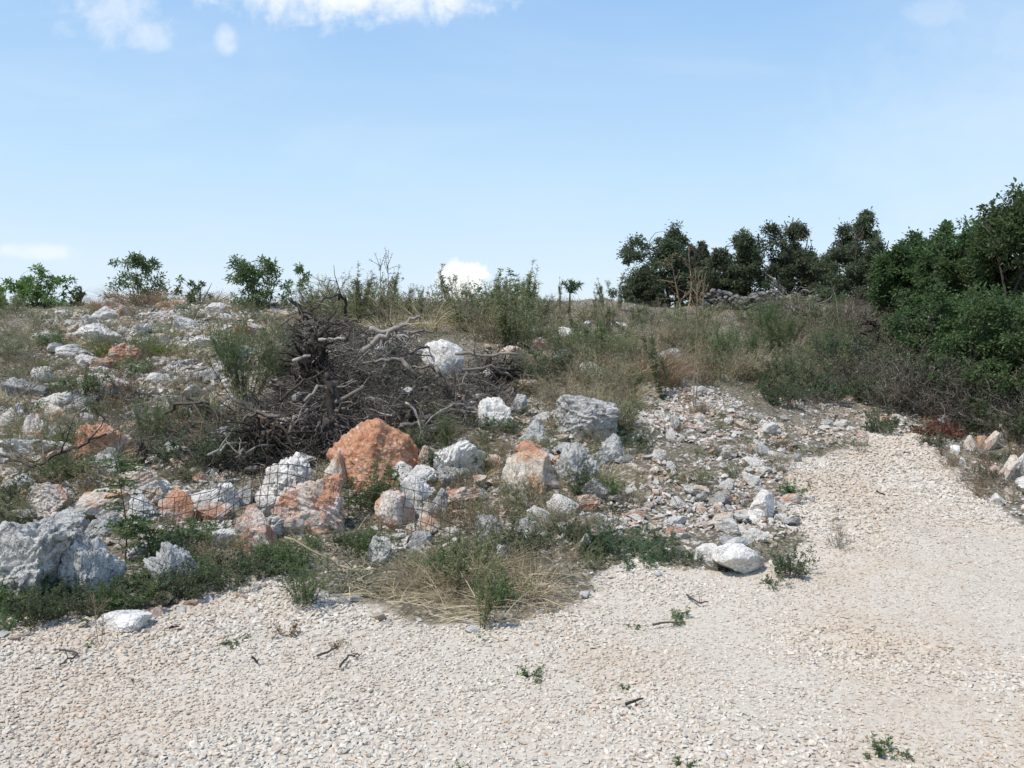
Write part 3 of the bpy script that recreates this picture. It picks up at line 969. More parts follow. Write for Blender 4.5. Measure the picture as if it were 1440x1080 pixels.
# single plants that stand out
for a in [
    ('broom', 345, 566, 128, 'tall bushy green broom left of the wood pile, biggest of its kind', 1.0),
    ('broom', 395, 545, 95, 'smaller green broom close to the dark root mass of the pile', .8),
    ('broom', 320, 520, 78, 'pale green broom behind the tall bushy one', 1.0),
    ('green', 516, 716, 74, 'leafy yellow flowering shrub growing before the orange boulder', 1.25),
    ('broom', 425, 852, 76, 'bright green upright tuft at the gravel edge below the rusty boulder', 1.5),
    ('dark', 700, 610, 42, 'green shrub between two pale rocks above the veined boulder', 1.2),
    ('dark', 768, 540, 62, 'dark wiry bush at the right end of the wood pile', 1.0),
    ('dark', 640, 660, 40, 'dark shrub under the knobbly cream boulder', 1.3),
    ('green', 860, 700, 34, 'bright green fan shaped weed right of the craggy grey rock', 1.0),
    ('brownw', 1040, 712, 32, 'rusty brown withered bush on the rubble strip', 1.0),
    ('dark', 1112, 808, 50, 'dark green bush on the gravel right of the flat slab', .9),
    ('green', 1112, 700, 34, 'green weed beside the angular white stone', 1.2),
    ('twigsh', 1210, 636, 28, 'dark forked twig plant standing on the gravel tongue', .6),
    ('dark', 1245, 612, 46, 'small dark bush at the top of the gravel tongue', .7),
    ('brownw', 130, 704, 78, 'brown heather like bush above the large grey outcrop', 1.2),
    ('broom', 210, 628, 80, 'dark feathery shrub left of the wood pile', .8),
    ('broom', 630, 636, 70, 'green rush like shrub behind the knobbly boulder', .8),
    ('umbel', 545, 450, 92, 'tall dry umbrella shaped stalk on the skyline', 1.1),
    ('tall', 548, 452, 50, 'green weed stalk at the foot of the umbrella shaped dry stalk', 1.6),
    ('tall', 570, 452, 58, 'slim green weed stalk right of the umbrella shaped dry stalk', 1.0),
    ('tall', 695, 448, 66, 'bushy topped green stalk right of the white cloud', 1.2),
    ('tall', 706, 446, 46, 'shorter green stalk right of the bushy topped one', 1.0),
    ('umbel', 735, 446, 52, 'sparse dry stalk among dark seed heads on the skyline', 1.2),
    ('tall', 728, 446, 54, 'dark seeded stalk on the skyline', 1.4),
    ('tall', 745, 446, 52, 'second dark seeded stalk on the skyline, right of the first', 1.2),
    ('umbel', 655, 444, 44, 'faint dry stalk in front of the white cloud', 1.2),
    ('umbel', 610, 444, 50, 'faint dry stalk left of the white cloud', 1.2),
    ('tall', 787, 440, 52, 'slim pale stalk left of the palm like young tree', .6),
    ('umbel', 976, 574, 206, 'tall thin tan stalk rising in front of the oaks', .55),
    ('umbel', 962, 440, 84, 'dry branching tree skeleton before the first oak', 2.2),
    ('tall', 850, 436, 48, 'dark leafy stalk left of the first oak', 1.3),
    ('tall', 868, 436, 58, 'pale leafy stalk touching the first oak', 1.3),
    ('tall', 935, 560, 110, 'dark bluish upright weed in the dry grass', 1.2),
    ('tall', 676, 884, 112, 'bright green horsetail like plant rising from the straw heap', 1.3),
    ('tall', 640, 842, 92, 'taller slim green plant behind the horsetail like one', .9),
    ('umbel', 140, 905, 84, 'pale dry thistle at the gravel edge', .9),
    ('twigsh', 1180, 772, 60, 'sparse dark stalks on the gravel right of the green bush', .45),
    ('twigsh', 1195, 482, 72, 'grey green twiggy bush before the pointed oak', 1.1),
    ('twigsh', 1150, 470, 44, 'smaller grey twiggy bush left of the grey green one', 1.2),
    ('ygrass', 160, 504, 34, 'yellow green grass tuft on the upper left slope, left of two', 1.5),
    ('ygrass', 232, 500, 32, 'yellow green grass tuft on the upper left slope, right of two', 1.6),
    ('redg', 195, 428, 28, 'reddish grass under the middle skyline sapling', 2.2),
    ('redg', 355, 424, 26, 'reddish grass under the dense skyline sapling', 2.6),
    ('redg', 290, 424, 20, 'reddish grass between the skyline saplings', 2.6),
    ('redg', 900, 532, 52, 'orange tinged dry grass in the middle of the slope', 1.6),
    ('redg', 932, 540, 46, 'orange tinged grass right of the middle clump', 1.2),
    ('redg', 1106, 540, 34, 'small orange tinged grass clump on the right slope', 1.4),
    ('brownw', 700, 575, 30, 'low russet weed above the whitish craggy rock', 1.8),
    ('brownw', 670, 752, 62, 'russet dry weed left of the straw heap top', 1.0),
    ('tiny', 952, 872, 20, 'bright green rosette weed in the gravel beside dry twigs', 1.2),
    ('tiny', 745, 950, 20, 'spiky green weed in the middle of the gravel', 1.2),
    ('tiny', 876, 970, 16, 'flat green leafy sprig lying on the gravel', 1.0),
    ('tiny', 1236, 1062, 30, 'dark green tuft near the lower right of the gravel', 1.3),
    ('tiny', 960, 1076, 22, 'green tuft at the bottom edge of the gravel', 1.0),
    ('tiny', 648, 1078, 16, 'green sprig at the bottom edge of the gravel', .8),
    ('tiny', 1086, 822, 18, 'yellowish low weed below the dark green bush', 1.4),
    ('tiny', 1240, 600, 14, 'green weed in the track before the hedge', 1.4),
    ('tiny', 335, 904, 14, 'grey green creeping weed in the gravel on the left', 1.8),
    ('tinybrown', 400, 894, 26, 'brown withered weed in the gravel below the green tuft', 1.0),
    ('tinybrown', 478, 908, 20, 'pale withered weed in the gravel left of the straw heap', 1.0),
    ('tiny', 682, 900, 10, 'flat dark weed just below the horsetail like plant', 2.0),
    ('tiny', 126, 912, 14, 'small faded weed in the gravel below the dry thistle', 1.0),
    ('tinybrown', 190, 962, 14, 'tiny tan weed in the gravel on the left', 1.0),
    ('tiny', 890, 882, 12, 'low grey green weed left of the bright rosette', 1.6),
    ('tiny', 380, 966, 8, 'flat green sprig below the brown withered weed', 2.4),
    ('tiny', 445, 960, 8, 'long flat sprig right of the other flat sprig', 3.0),
]:
    putpx(*a)

# regions of growth: polygon of ground spots, list of (species, share), count, height range (m), min spacing (px)
VEG = [
    ('dark fringe', [(0, 800), (110, 840), (290, 800), (400, 770), (400, 806), (300, 835), (180, 865), (60, 880), (0, 900)], [('dark', 4), ('green', 3), ('olive', 3), ('dryw', 2)], 30, (.14, .30), 16),
    ('fringe above', [(0, 690), (30, 720), (30, 740), (0, 760)], [('olive', 1), ('dark', 1)], 3, (.3, .4), 14),
    ('mid fringe', [(160, 740), (300, 770), (420, 770), (520, 760), (520, 800), (400, 800), (170, 810)], [('dark', 2), ('green', 3), ('olive', 2), ('brownw', 2), ('dryw', 2)], 18, (.12, .28), 20),
    ('left slope', [(0, 455), (60, 470), (240, 520), (330, 580), (310, 690), (200, 690), (0, 690)], [('dryw', 4), ('olive', 4), ('twigsh', 2), ('brownw', 2), ('green', 1), ('straw', 2)], 84, (.2, .48), 15),
    ('upper left', [(0, 436), (60, 436), (200, 450), (420, 440), (420, 480), (300, 520), (60, 490), (0, 500)], [('dryw', 3), ('olive', 5), ('straw', 2)], 46, (.25, .6), 18),
    ('behind pile', [(425, 438), (890, 440), (1000, 456), (1000, 500), (760, 505), (640, 470), (430, 462)], [('olive', 7), ('dryw', 4), ('tall', 3), ('straw', 2), ('green', 1)], 116, (.5, 1.05), 11),
    ('centre right', [(760, 500), (1000, 490), (1080, 540), (900, 545), (880, 620), (760, 570), (720, 545)], [('dryw', 5), ('olive', 6), ('straw', 2), ('brownw', 1)], 62, (.3, .65), 14),
    ('right mid', [(900, 455), (1300, 470), (1300, 560), (1090, 560), (1000, 530)], [('dryw', 4), ('olive', 6), ('twigsh', 2), ('broom', 1), ('straw', 2)], 62, (.4, .8), 17),
    ('under hedge', [(1090, 545), (1440, 560), (1440, 620), (1320, 590), (1230, 572), (1100, 585)], [('twigsh', 4), ('dryw', 3), ('dark', 3)], 32, (.3, .6), 17),
    ('mid bank', [(560, 570), (700, 575), (880, 600), (910, 690), (840, 760), (700, 760), (600, 740), (590, 660)], [('dryw', 3), ('olive', 4), ('dark', 1), ('brownw', 2), ('straw', 2)], 78, (.13, .32), 14),
    ('low centre', [(690, 680), (860, 700), (860, 790), (800, 830), (720, 790)], [('olive', 4), ('dark', 1), ('dryw', 4), ('brownw', 2)], 16, (.14, .3), 20),
    ('mat', [(800, 735), (880, 715), (930, 750), (985, 780), (975, 796), (880, 796), (800, 790)], [('mat', 1)], 12, (.055, .10), 22),
    ('rubble weeds', [(900, 560), (1010, 560), (1110, 610), (1110, 680), (1010, 700), (880, 720), (870, 640)], [('dryw', 5), ('olive', 4), ('brownw', 1)], 40, (.08, .24), 16),
    ('far right', [(985, 436), (1270, 436), (1290, 480), (1000, 476)], [('olive', 3), ('dryw', 3), ('green', 1), ('twigsh', 1)], 34, (.4, .75), 12),
    ('far crest left', [(100, 424), (440, 420), (440, 436), (100, 440)], [('dryw', 3), ('olive', 2), ('redg', 2), ('straw', 1)], 26, (.25, .5), 12),
    ('ditch', [(1300, 605), (1440, 602), (1440, 735), (1345, 690)], [('brownw', 3), ('dark', 2), ('dryw', 2), ('twigsh', 2)], 22, (.12, .3), 18),
    ('hedge foot', [(1225, 548), (1440, 560), (1440, 606), (1300, 596), (1240, 580)], [('twigsh', 4), ('dryw', 1), ('dark', 1)], 22, (.5, .95), 18),
    ('hedge left foot', [(1150, 480), (1290, 500), (1300, 556), (1140, 552)], [('twigsh', 3), ('dark', 2), ('olive', 1)], 18, (.45, .8), 18),
    ('left of pile', [(230, 580), (330, 600), (330, 700), (250, 690)], [('twigsh', 2), ('dark', 2), ('dryw', 1)], 10, (.25, .45), 18),
    ('straw', [(565, 790), (640, 772), (735, 785), (765, 826), (700, 862), (610, 850), (560, 826)], [('straw', 5), ('olive', 4), ('dryw', 3), ('green', 1), ('brownw', 1)], 26, (.16, .36), 15),
    ('wood pile weeds', [(420, 500), (600, 520), (640, 590), (480, 590)], [('olive', 1), ('green', 1)], 6, (.2, .35), 30),
]
rgv = np.random.default_rng(77)
for nm, poly, sp, cnt, (ha, hb), md in VEG:
    w = np.array([s[1] for s in sp], float); w /= w.sum()
    for (px, py) in sample_poly(poly, cnt, rgv, md):
        key = sp[rgv.choice(len(sp), p=w)][0]
        P = gp(px, py, 22)
        hm = rgv.uniform(ha, hb)
        if nm == 'behind pile' and px > 755: hm *= .55
        if key == 'tall': hm *= 1.25
        if key in ('straw',): hm *= .8
        if key == 'broom': hm *= 1.3
        put(key, P - [0, 0, .02], hm, None, rgv.uniform(.9, 1.35), rgv)


# ------------------------------------------------------------------ trees
def tree_geo(seed, h, w, clumps, per, L, W, base=.12, trunks=3, spire=.15, clump_r=.16, tr=.05, bulge=.5, depth=1.0, top_pow=.6, leaders=4):
    rg = np.random.default_rng(seed)
    tk, cr = G(), G()
    o = rg.uniform(0, 40, 3)
    C = []
    nl = leaders
    La = []
    for k in range(nl):
        a = 6.28 * k / nl + rg.uniform(-.6, .6)
        q = 0 if (k == 0 and nl > 2) else rg.uniform(.35, .72)
        La.append((math.cos(a) * q * w / 2, math.sin(a) * q * w / 2 * depth, h * (1.0 if k == 0 else rg.uniform(.62, .97)), rg.uniform(.30, .46) * w))
    while len(C) < clumps:
        lx, ly, lh, lr = La[rg.integers(0, nl)]
        u = base + (1 - base) * rg.random() ** .8
        low = min(1, (u - base + .06) / .2) ** .5
        rr = lr * (low * (1 - u ** 1.25) ** top_pow + .03) * (.6 + .8 * fbm(np.array([[lx * 3, u * 5.0, ly * 3]]) + o, 2, seed)[0])
        a = rg.uniform(0, 6.28); q = rg.random() ** .45 * rr
        ax = .45 + .55 * u
        C.append([lx * ax + math.cos(a) * q, ly * ax + math.sin(a) * q * depth, u * lh])
    for _ in range(int(clumps * spire)):
        i = rg.integers(0, len(C)); c = C[i]
        if c[2] > h * .55: C.append([c[0] * 1.02, c[1], c[2] + h * rg.uniform(.04, .12)])
    C = np.array(C)
    # trunks
    T = []
    for k in range(trunks):
        a = 6.28 * k / trunks + rg.uniform(-.5, .5)
        tip = np.array([math.cos(a) * w * .16 * (trunks > 1), math.sin(a) * w * .16 * (trunks > 1), h * rg.uniform(.6, .85)])
        t = np.linspace(0, 1, 8)
        P = np.outer(t, tip) + np.outer(np.sin(t * 5 + k) * .03 * h, rg.normal(size=3) * [1, 1, 0])
        P[:, :2] += np.array([math.cos(a), math.sin(a)]) * .05 * w * (trunks > 1)
        P[0, 2] = -.12
        tk.tube(P, tr * (1 - .75 * t), 6)
        T.append(P)
    LP, LD = [], []
    for c in C:
        # nearest trunk point lower than the clump
        best = None
        for P in T:
            for i in range(1, 8):
                dd = np.linalg.norm(P[i] - c) + max(0, P[i][2] - c[2] + .1 * h) * 3
                if best is None or dd < best[0]: best = (dd, P[i])
        p0 = best[1]
        t = np.linspace(0, 1, 5)
        mid = rg.normal(0, .05 * h, 3)
        P = p0 + np.outer(t, c - p0) + np.outer(np.sin(t * 3.14), mid)
        tk.tube(P, tr * .28 * (1 - .8 * t), 3, False)
        n = int(per * rg.uniform(.5, 1.4))
        cr_ = clump_r * h * rg.uniform(.55, 1.2)
        q = rg.normal(size=(n, 3)) * cr_ * [.6, .6, .45]
        LP.append(c + q)
        LD.append(q / (cr_ + 1e-9) + rg.normal(size=(n, 3)) * .6 + [0, 0, .1])
        for _ in range(3):
            e = c + rg.normal(size=3) * cr_ * .6
            tk.tube(np.stack([c - (c - p0) * .1, (c + e) / 2 + rg.normal(size=3) * .02, e]), tr * .07, 3, False)
    cr.leaves(np.concatenate(LP), np.concatenate(LD), L, W, rng=rg)
    return tk, cr


def place_tree(name, label, cat, group, P, geo, leaf, bark='bark', rz=0.0):
    tk, cr = geo
    o = bpy.data.objects.new(name, None); COL.objects.link(o)
    link('trunk', tk.mesh('trunk', M[bark]), o)
    link('crown', cr.mesh('crown', M[leaf]), o)
    o.location = P; o.rotation_euler = (0, 0, rz)
    tag(o, label, cat, group)
    return o


def at_depth(px, Y, yb=None):
    d = ray(px, 470)
    x = d[0] / d[1] * Y
    return ongrd(x, Y)


def top_h(px, ytop, P):
    """height of a tree at P whose top shows at ytop"""
    dist = (P - EYE) @ FWD
    z = EYE[2] + dist * (UP[2] * (540 - ytop) / F + FWD[2])
    return z - P[2]


OAKS = [  # px, depth, ytop, width px, label
    (948, 26, 322, 124, 'dark oak at the left end of the tree row, brownish crown'),
    (906, 25, 378, 60, 'low dark bush at the foot of the leftmost oak'),
    (1042, 27, 326, 92, 'second oak from the left in the tree row, dark round crown'),
    (1116, 27, 310, 104, 'third oak from the left, with two pointed tops'),
    (1214, 25, 300, 112, 'fourth oak, pointed crown standing apart before the thicket'),
    (985, 28, 345, 70, 'dark oak filling the gap between the first and second oaks'),
    (1160, 29, 360, 80, 'small dark oak filling the gap behind the third and fourth oaks'),
]
for i, (px, Y, yt, wpx, lab) in enumerate(OAKS):
    P = at_depth(px, Y)
    h = top_h(px, yt, P); w = wpx / F * Y
    place_tree('oak_tree', lab, 'tree', 'dark oaks on the skyline', P, tree_geo(319 + i, h * .95, w * 1.45, 170, 135, .082, .048, .02, 5, .12, .058, .05, .95, 1.0, .85, 4 if wpx > 80 else 3), 'oak')

THICK = [
    (1306, 19, 318, 84, 'thicket tree right of the pointed oak, loose light leaf tips'),
    (1345, 17, 332, 110, 'thicket tree in the middle of the right hedge'),
    (1392, 15.5, 300, 110, 'taller thicket tree near the right margin'),
    (1432, 14.5, 258, 110, 'tallest thicket tree at the right margin with airy top'),
    (1268, 18.5, 336, 70, 'loose thicket tree at the left end of the right thicket'),
    (1326, 18, 316, 80, 'thicket tree filling the skyline behind the middle of the hedge'),
    (1370, 17, 306, 84, 'thicket tree leaning against the taller right one'),
    (1500, 14.5, 270, 130, 'thicket tree cut by the right margin'),
]
for i, (px, Y, yt, wpx, lab) in enumerate(THICK):
    P = at_depth(px, Y)
    h = top_h(px, yt, P); w = wpx / F * Y
    place_tree('thicket_tree', lab, 'tree', 'thicket trees on the right', P, tree_geo(330 + i, h * .95, w * 1.5, 125, 110, .08, .045, .03, 5, .2, .052, .04, 1.25, 1.0, .8, 5), 'hedge')
HB = [
    (1292, 15.5, 424, 80, 'dark bush at the left end of the hedge base'),
    (1330, 14, 410, 120, 'broad green bush in the lower middle of the hedge'),
    (1395, 12.6, 400, 130, 'deep green bush at the lower right of the hedge'),
    (1440, 11.8, 450, 120, 'bright leaved bush at the right margin under the hedge'),
    (1305, 13.2, 500, 80, 'low shady bush before the hedge base'),
    (1372, 12.3, 520, 100, 'lowest shady bush over the row of leaning stones'),
    (1480, 12.5, 380, 120, 'tall bush cut by the right margin'),
]
for i, (px, Y, yt, wpx, lab) in enumerate(HB):
    P = at_depth(px, Y)
    h = top_h(px, yt, P); w = wpx / F * Y
    place_tree('hedge_bush', lab, 'bush', 'bushes along the hedge base', P, tree_geo(350 + i, h * .95, w * 1.4, 95, 110, .062, .036, .01, 6, .2, .075, .025, 1.3, 1.0, .6, 6), 'hedge')

SAP = [
    (56, 20.5, 374, 100, 60, 'bright leafy sapling at the left end of the skyline', 'bright', .10, .8),
    (200, 20.5, 352, 90, 46, 'tallest skyline sapling with airy green crown', 'green', .085, .6),
    (282, 20.5, 382, 60, 9, 'thin sparse sapling between two skyline saplings', 'green', .08, .5),
    (372, 19.5, 357, 88, 62, 'dense green sapling with two leafy tops on the skyline', 'green', .10, .6),
    (446, 19.5, 372, 80, 9, 'arching sparse sapling right of the dense one', 'green', .07, .5),
    (2, 20.5, 404, 30, 20, 'leafy twig tip at the left margin of the skyline', 'green', .08, .5),
    (112, 21, 402, 20, 10, 'tiny sapling right of the bright leafy one', 'green', .07, .5),
]
for i, (px, Y, yt, wpx, cl, lab, lf, cr_, tp) in enumerate(SAP):
    P = at_depth(px, Y)
    h = top_h(px, yt, P); w = wpx / F * Y
    place_tree('sapling', lab, 'sapling', 'saplings on the skyline', P, tree_geo(370 + i, h * .95, w * 1.3, int(cl * 1.5), 40, .085, .036, .03, 4, .15, cr_ * .75, .018, 1.0, 1, .8, 4 if cl > 20 else 3), lf)
# palm like young tree on the skyline
def palm_sprout():
    P = at_depth(800, 19); h = top_h(800, 388, P)
    o = bpy.data.objects.new('young_tree', None); COL.objects.link(o); o.location = P
    tk = G(); t = np.linspace(0, 1, 6)
    tk.tube(np.stack([np.sin(t * 2) * .02, t * 0, t * h * .6 - .05], 1), .03 * (1 - .5 * t), 6)
    link('trunk', tk.mesh('trunk', M['stem']), o)
    g = G(); rg = np.random.default_rng(5)
    LP, LD = [], []
    for k in range(9):
        a = rg.uniform(0, 6.28); tl = .25 + .5 * rg.random()
        d = np.array([math.sin(tl) * math.cos(a), math.sin(tl) * math.sin(a), math.cos(tl)])
        u = rg.random(46) ** .7
        p = np.array([.03, 0, h * .45]) + np.outer(u, d * h * .5)
        p[:, 2] -= u ** 3 * .1
        q = rg.normal(size=(46, 3)); LP.append(p); LD.append(d * .6 + q * .5)
    g.leaves(np.concatenate(LP), np.concatenate(LD), .13, .02, rng=rg)
    link('crown', g.mesh('crown', M['bluegreen']), o)
    tag(o, 'palm like young tree with flared tuft on the skyline', 'young tree')
palm_sprout()


# bright locust sapling at the left front
def locust(px, yb, yt, label):
    P = gp(px, yb); dist = (P - EYE) @ FWD; h = (yb - yt) / F * dist
    rg = np.random.default_rng(int(px))
    st, lv = G(), G()
    t = np.linspace(0, 1, 9)
    S = np.stack([np.sin(t * 4) * .03, np.cos(t * 3) * .02, t * h - .03], 1)
    st.tube(S, .007 * (1 - .6 * t), 5)
    LP, LD = [], []
    for k in range(40):
        u = rg.uniform(.25, 1); p0 = np.array([np.interp(u, t, S[:, i]) for i in range(3)])
        a = rg.uniform(0, 6.28); l = rg.uniform(.12, .22)
        d = nrm([math.cos(a), math.sin(a), .35])
        tt = np.linspace(0, 1, 7); Q = p0 + np.outer(tt, d * l); Q[:, 2] -= tt ** 2 * .05
        st.tube(Q, .0015, 3, False)
        s = nrm(np.cross(d, [0, 0, 1]))
        for j in range(1, 7):
            for sg in (-1, 1):
                LP.append(Q[j]); LD.append(s * sg + d * .35 + [0, 0, rg.normal(0, .15)])
        LP.append(Q[-1]); LD.append(d)
    lv.leaves(np.array(LP), np.array(LD), .038, .022, rng=rg)
    o = bpy.data.objects.new('locust_sapling', None); COL.objects.link(o); o.location = P
    link('stem', st.mesh('stem', M['stem']), o); link('foliage', lv.mesh('foliage', M['green']), o)
    tag(o, label, 'sapling', 'bright feather leaved saplings')
locust(172, 800, 632, 'bright feather leaved sapling left of the split white boulder')
locust(205, 800, 722, 'shorter bright feather leaved sapling before the split white boulder')


# ------------------------------------------------------------------ dead wood pile
def branch_geo(P, r0, r1, forks, rg, sides=6, fork_l=.45, depth=0):
    g = G()
    P = np.asarray(P, float)
    # resample with gnarl
    seg = np.linspace(0, len(P) - 1, 4 * (len(P) - 1) + 1)
    Q = np.stack([np.interp(seg, np.arange(len(P)), P[:, i]) for i in range(3)], 1)
    ln = np.linalg.norm(np.diff(Q, axis=0), axis=1).sum()
    Q[1:-1] += rg.normal(0, .018 * ln, (len(Q) - 2, 3))
    t = np.linspace(0, 1, len(Q))
    rad = (r0 * (1 - t) + r1 * t) * (1 + rg.normal(0, .09, len(Q)))
    g.tube(Q, rad, sides)
    for _ in range(forks):
        i = rg.integers(len(Q) // 4, len(Q) - 1)
        d = nrm(nrm(Q[min(i + 1, len(Q) - 1)] - Q[i - 1]) * .7 + rg.normal(size=3) * .6 + [0, 0, .15])
        l = ln * fork_l * rg.uniform(.5, 1.1)
        tt = np.linspace(0, 1, 6)
        B = Q[i] + np.outer(tt, d * l) + np.cumsum(rg.normal(0, .022 * ln, (6, 3)), 0) * tt[:, None]
        g.tube(B, rad[i] * .6 * (1 - .75 * tt), 5)
        if rg.random() < .6:
            d2 = nrm(d + rg.normal(size=3) * .7)
            g.tube(B[3] + np.outer(tt, d2 * l * .5) + rg.normal(0, .006, (6, 3)), rad[i] * .3 * (1 - .7 * tt), 4)
    return g


def at(px, py, Y):
    d = ray(px, py)
    return EYE + d * (Y / d[1])


def dead_branch(P, r0, r1, mat, label, forks=2, seed=0):
    rg = np.random.default_rng(seed)
    c = np.mean(P, axis=0)
    g = branch_geo(np.asarray(P) - c, r0, r1, forks, rg)
    o = link('dead_branch', g.mesh('dead_branch', M[mat], True), loc=c)
    if label: tag(o, label, 'branch', 'dead branches of the wood pile')
    return o


for i, (pts, Y, r0, r1, mat, fk, lab) in enumerate([
    ([(508, 498), (530, 478), (556, 462), (574, 452), (592, 446)], 9.3, .036, .018, 'deadwood', 2, 'thick forked grey trunk arching up over the middle of the pile'),
    ([(520, 462), (536, 468), (560, 462)], 9.4, .035, .025, 'deadwood', 1, 'short stub crossing the forked grey trunk'),
    ([(472, 568), (490, 556), (512, 543)], 8.6, .030, .018, 'bleached', 0, 'bleached pale log in the middle front of the pile'),
    ([(448, 478), (466, 477), (486, 476)], 9.0, .020, .013, 'bleached', 0, 'pale horizontal branch right of the dark root mass'),
    ([(412, 508), (426, 502), (437, 500)], 8.9, .022, .014, 'bleached', 0, 'short pale splinter at the left of the pile'),
    ([(466, 536), (472, 552), (478, 566)], 8.6, .028, .022, 'deadwood', 0, 'curved grey stub above the bleached log'),
    ([(570, 566), (584, 576), (590, 596), (592, 624)], 8.1, .012, .010, 'bleached', 1, 'thin pale branch bending down right of the orange boulder'),
    ([(604, 512), (618, 526), (632, 540), (640, 556)], 8.8, .018, .010, 'deadwood', 1, 'leaning grey branch below the brightest white boulder'),
    ([(636, 520), (640, 536), (638, 560)], 8.8, .020, .012, 'deadwood', 0, 'upright grey stick below the brightest white boulder'),
    ([(578, 470), (586, 466), (598, 464), (610, 468)], 9.6, .02, .012, 'deadwood', 1, 'hooked branch behind the flat white stone'),
    ([(486, 480), (494, 462), (482, 452), (470, 456)], 9.3, .022, .01, 'darkwood', 2, 'looped dark branch between root mass and forked trunk'),
    ([(470, 600), (466, 570), (462, 540), (458, 526)], 8.4, .055, .03, 'deadwood', 2, 'twisted upright grey trunk at the front of the pile'),
    ([(400, 640), (410, 600), (424, 580)], 8.2, .035, .02, 'deadwood', 2, 'grey trunk leaning at the lower left of the pile'),
    ([(330, 560), (360, 578), (392, 590), (430, 600)], 8.5, .02, .012, 'deadwood', 2, 'long grey branch on the left end of the pile'),
    ([(262, 560), (290, 578), (320, 590), (360, 600)], 8.8, .012, .006, 'darkwood', 0, 'thin branch reaching left from the pile'),
    ([(650, 560), (660, 575), (648, 600)], 8.6, .014, .010, 'deadwood', 1, 'crooked stick hanging at the right of the pile'),
    ([(640, 498), (680, 500), (730, 498)], 9.3, .022, .012, 'deadwood', 3, 'long dark branch along the right top of the pile'),
    ([(650, 520), (690, 516), (720, 530)], 9.1, .018, .010, 'deadwood', 2, 'branch crossing the stones at the right of the pile'),
    ([(20, 672), (60, 650), (110, 626), (150, 610)], 7.6, .016, .010, 'deadwood', 2, 'loose branch lying on the left slope above the grey stone'),
    ([(0, 640), (34, 650), (70, 672)], 7.5, .012, .008, 'deadwood', 2, 'loose forked stick at the left margin'),
    ([(205, 800), (240, 780), (280, 770), (310, 766)], 6.0, .012, .008, 'deadwood', 2, 'loose branch before the grey boulder in weeds'),
    ([(1110, 430), (1130, 436), (1160, 444), (1190, 446)], 20, .04, .025, 'bleached', 2, 'pale branch of the far brush heap under the oaks'),
    ([(1206, 488), (1226, 492), (1260, 504), (1290, 508)], 15.2, .03, .015, 'bleached', 2, 'pale branch at the foot of the hedge brush heap'),
    ([(1306, 445), (1314, 456)], 14.4, .02, .012, 'bleached', 0, 'short pale stick in the hedge'),
    ([(1232, 690), (1252, 700), (1270, 710)], 7.7, .007, .005, 'darkwood', 0, 'straight dark stick lying on the gravel tongue'),
    ([(1066, 690), (1082, 708), (1092, 716)], 7.6, .01, .008, 'darkwood', 0, 'dark stick behind the angular white stone'),
]):
    P = [at(px, py, Y) for px, py in pts]
    dead_branch(P, r0, r1, mat, lab, fk, 700 + i)

# long dry canes on the straw heap
for i, (pts, Y, lab) in enumerate([
    ([(482, 842), (540, 838), (600, 836), (662, 838)], 5.15, 'long pale cane lying across the straw heap'),
    ([(400, 756), (460, 786), (510, 800), (538, 836)], 5.6, 'thin bent cane left of the straw heap'),
    ([(545, 876), (570, 856), (590, 842)], 5.0, 'short straw coloured cane at the foot of the straw heap'),
    ([(600, 760), (630, 790), (652, 820)], 5.6, 'straw cane leaning on top of the straw heap'),
    ([(590, 775), (612, 800), (640, 838)], 5.4, 'second leaning straw cane on the straw heap'),
]):
    P = np.array([at(px, py, Y) for px, py in pts])
    P[:, 2] = np.maximum(P[:, 2], H(P[:, 0], P[:, 1]) + .015)
    c = P.mean(0)
    g = branch_geo(P - c, .008, .005, 1, np.random.default_rng(800 + i), 5, .2)
    tag(link('dry_cane', g.mesh('dry_cane', M['straw'], True), loc=c), lab, 'cane', 'dry canes of the straw heap')

PILE = [(395, 480), (430, 446), (470, 452), (560, 462), (640, 486), (740, 492), (748, 540), (660, 596), (560, 592), (480, 604), (420, 640), (280, 650), (240, 600), (330, 570), (380, 560)]
rgp = np.random.default_rng(91)


def pile_h(x, y):
    """how high the brush lies over the ground"""
    q = proj(np.stack([np.atleast_1d(x), np.atleast_1d(y), H(np.atleast_1d(x), np.atleast_1d(y))], 1))
    c = np.exp(-(((q[:, 0] - 495) / 120) ** 2 + ((q[:, 1] - 525) / 50) ** 2))
    pk = np.exp(-(((q[:, 0] - 446) / 34) ** 2 + ((q[:, 1] - 520) / 34) ** 2))
    return .12 + .30 * c + .55 * pk


for i, (px, py) in enumerate(sample_poly([(x, y + 22) for x, y in PILE], 74, rgp, 12)):
    if ((px - 626) / 46) ** 2 + ((py - 512) / 40) ** 2 < 1: continue
    P = gp(px, py)
    ph = pile_h(P[0], P[1])[0]
    az = rgp.uniform(0, 6.28); el = rgp.normal(.05, .3)
    L = rgp.uniform(.35, 1.0); r0 = rgp.uniform(.010, .032)
    d = np.array([math.cos(az) * math.cos(el), math.sin(az) * math.cos(el), math.sin(el)])
    bend = rgp.normal(0, .22, 3) * L
    c = P + [0, 0, ph * rgp.uniform(.3, 1.15)]
    t = np.linspace(-.5, .5, 5)
    pts = c + np.outer(t, d * L) + np.outer(np.cos(t * 3.1), bend)
    pts[:, 2] = np.maximum(pts[:, 2], H(pts[:, 0], pts[:, 1]) + .01)
    mt = ['deadwood', 'deadwood', 'darkwood', 'bleached'][rgp.choice(4, p=[.4, .2, .33, .07])]
    o = dead_branch(pts, r0, r0 * .45, mt, None, int(rgp.integers(1, 4)), 1000 + i)
    o['group'] = 'dead branches of the wood pile'
    reg(o, {'deadwood': 'grey dead branch', 'darkwood': 'dark dead branch', 'bleached': 'pale bleached branch'}[mt], 'branch', 'dead branches of the wood pile', c, L)


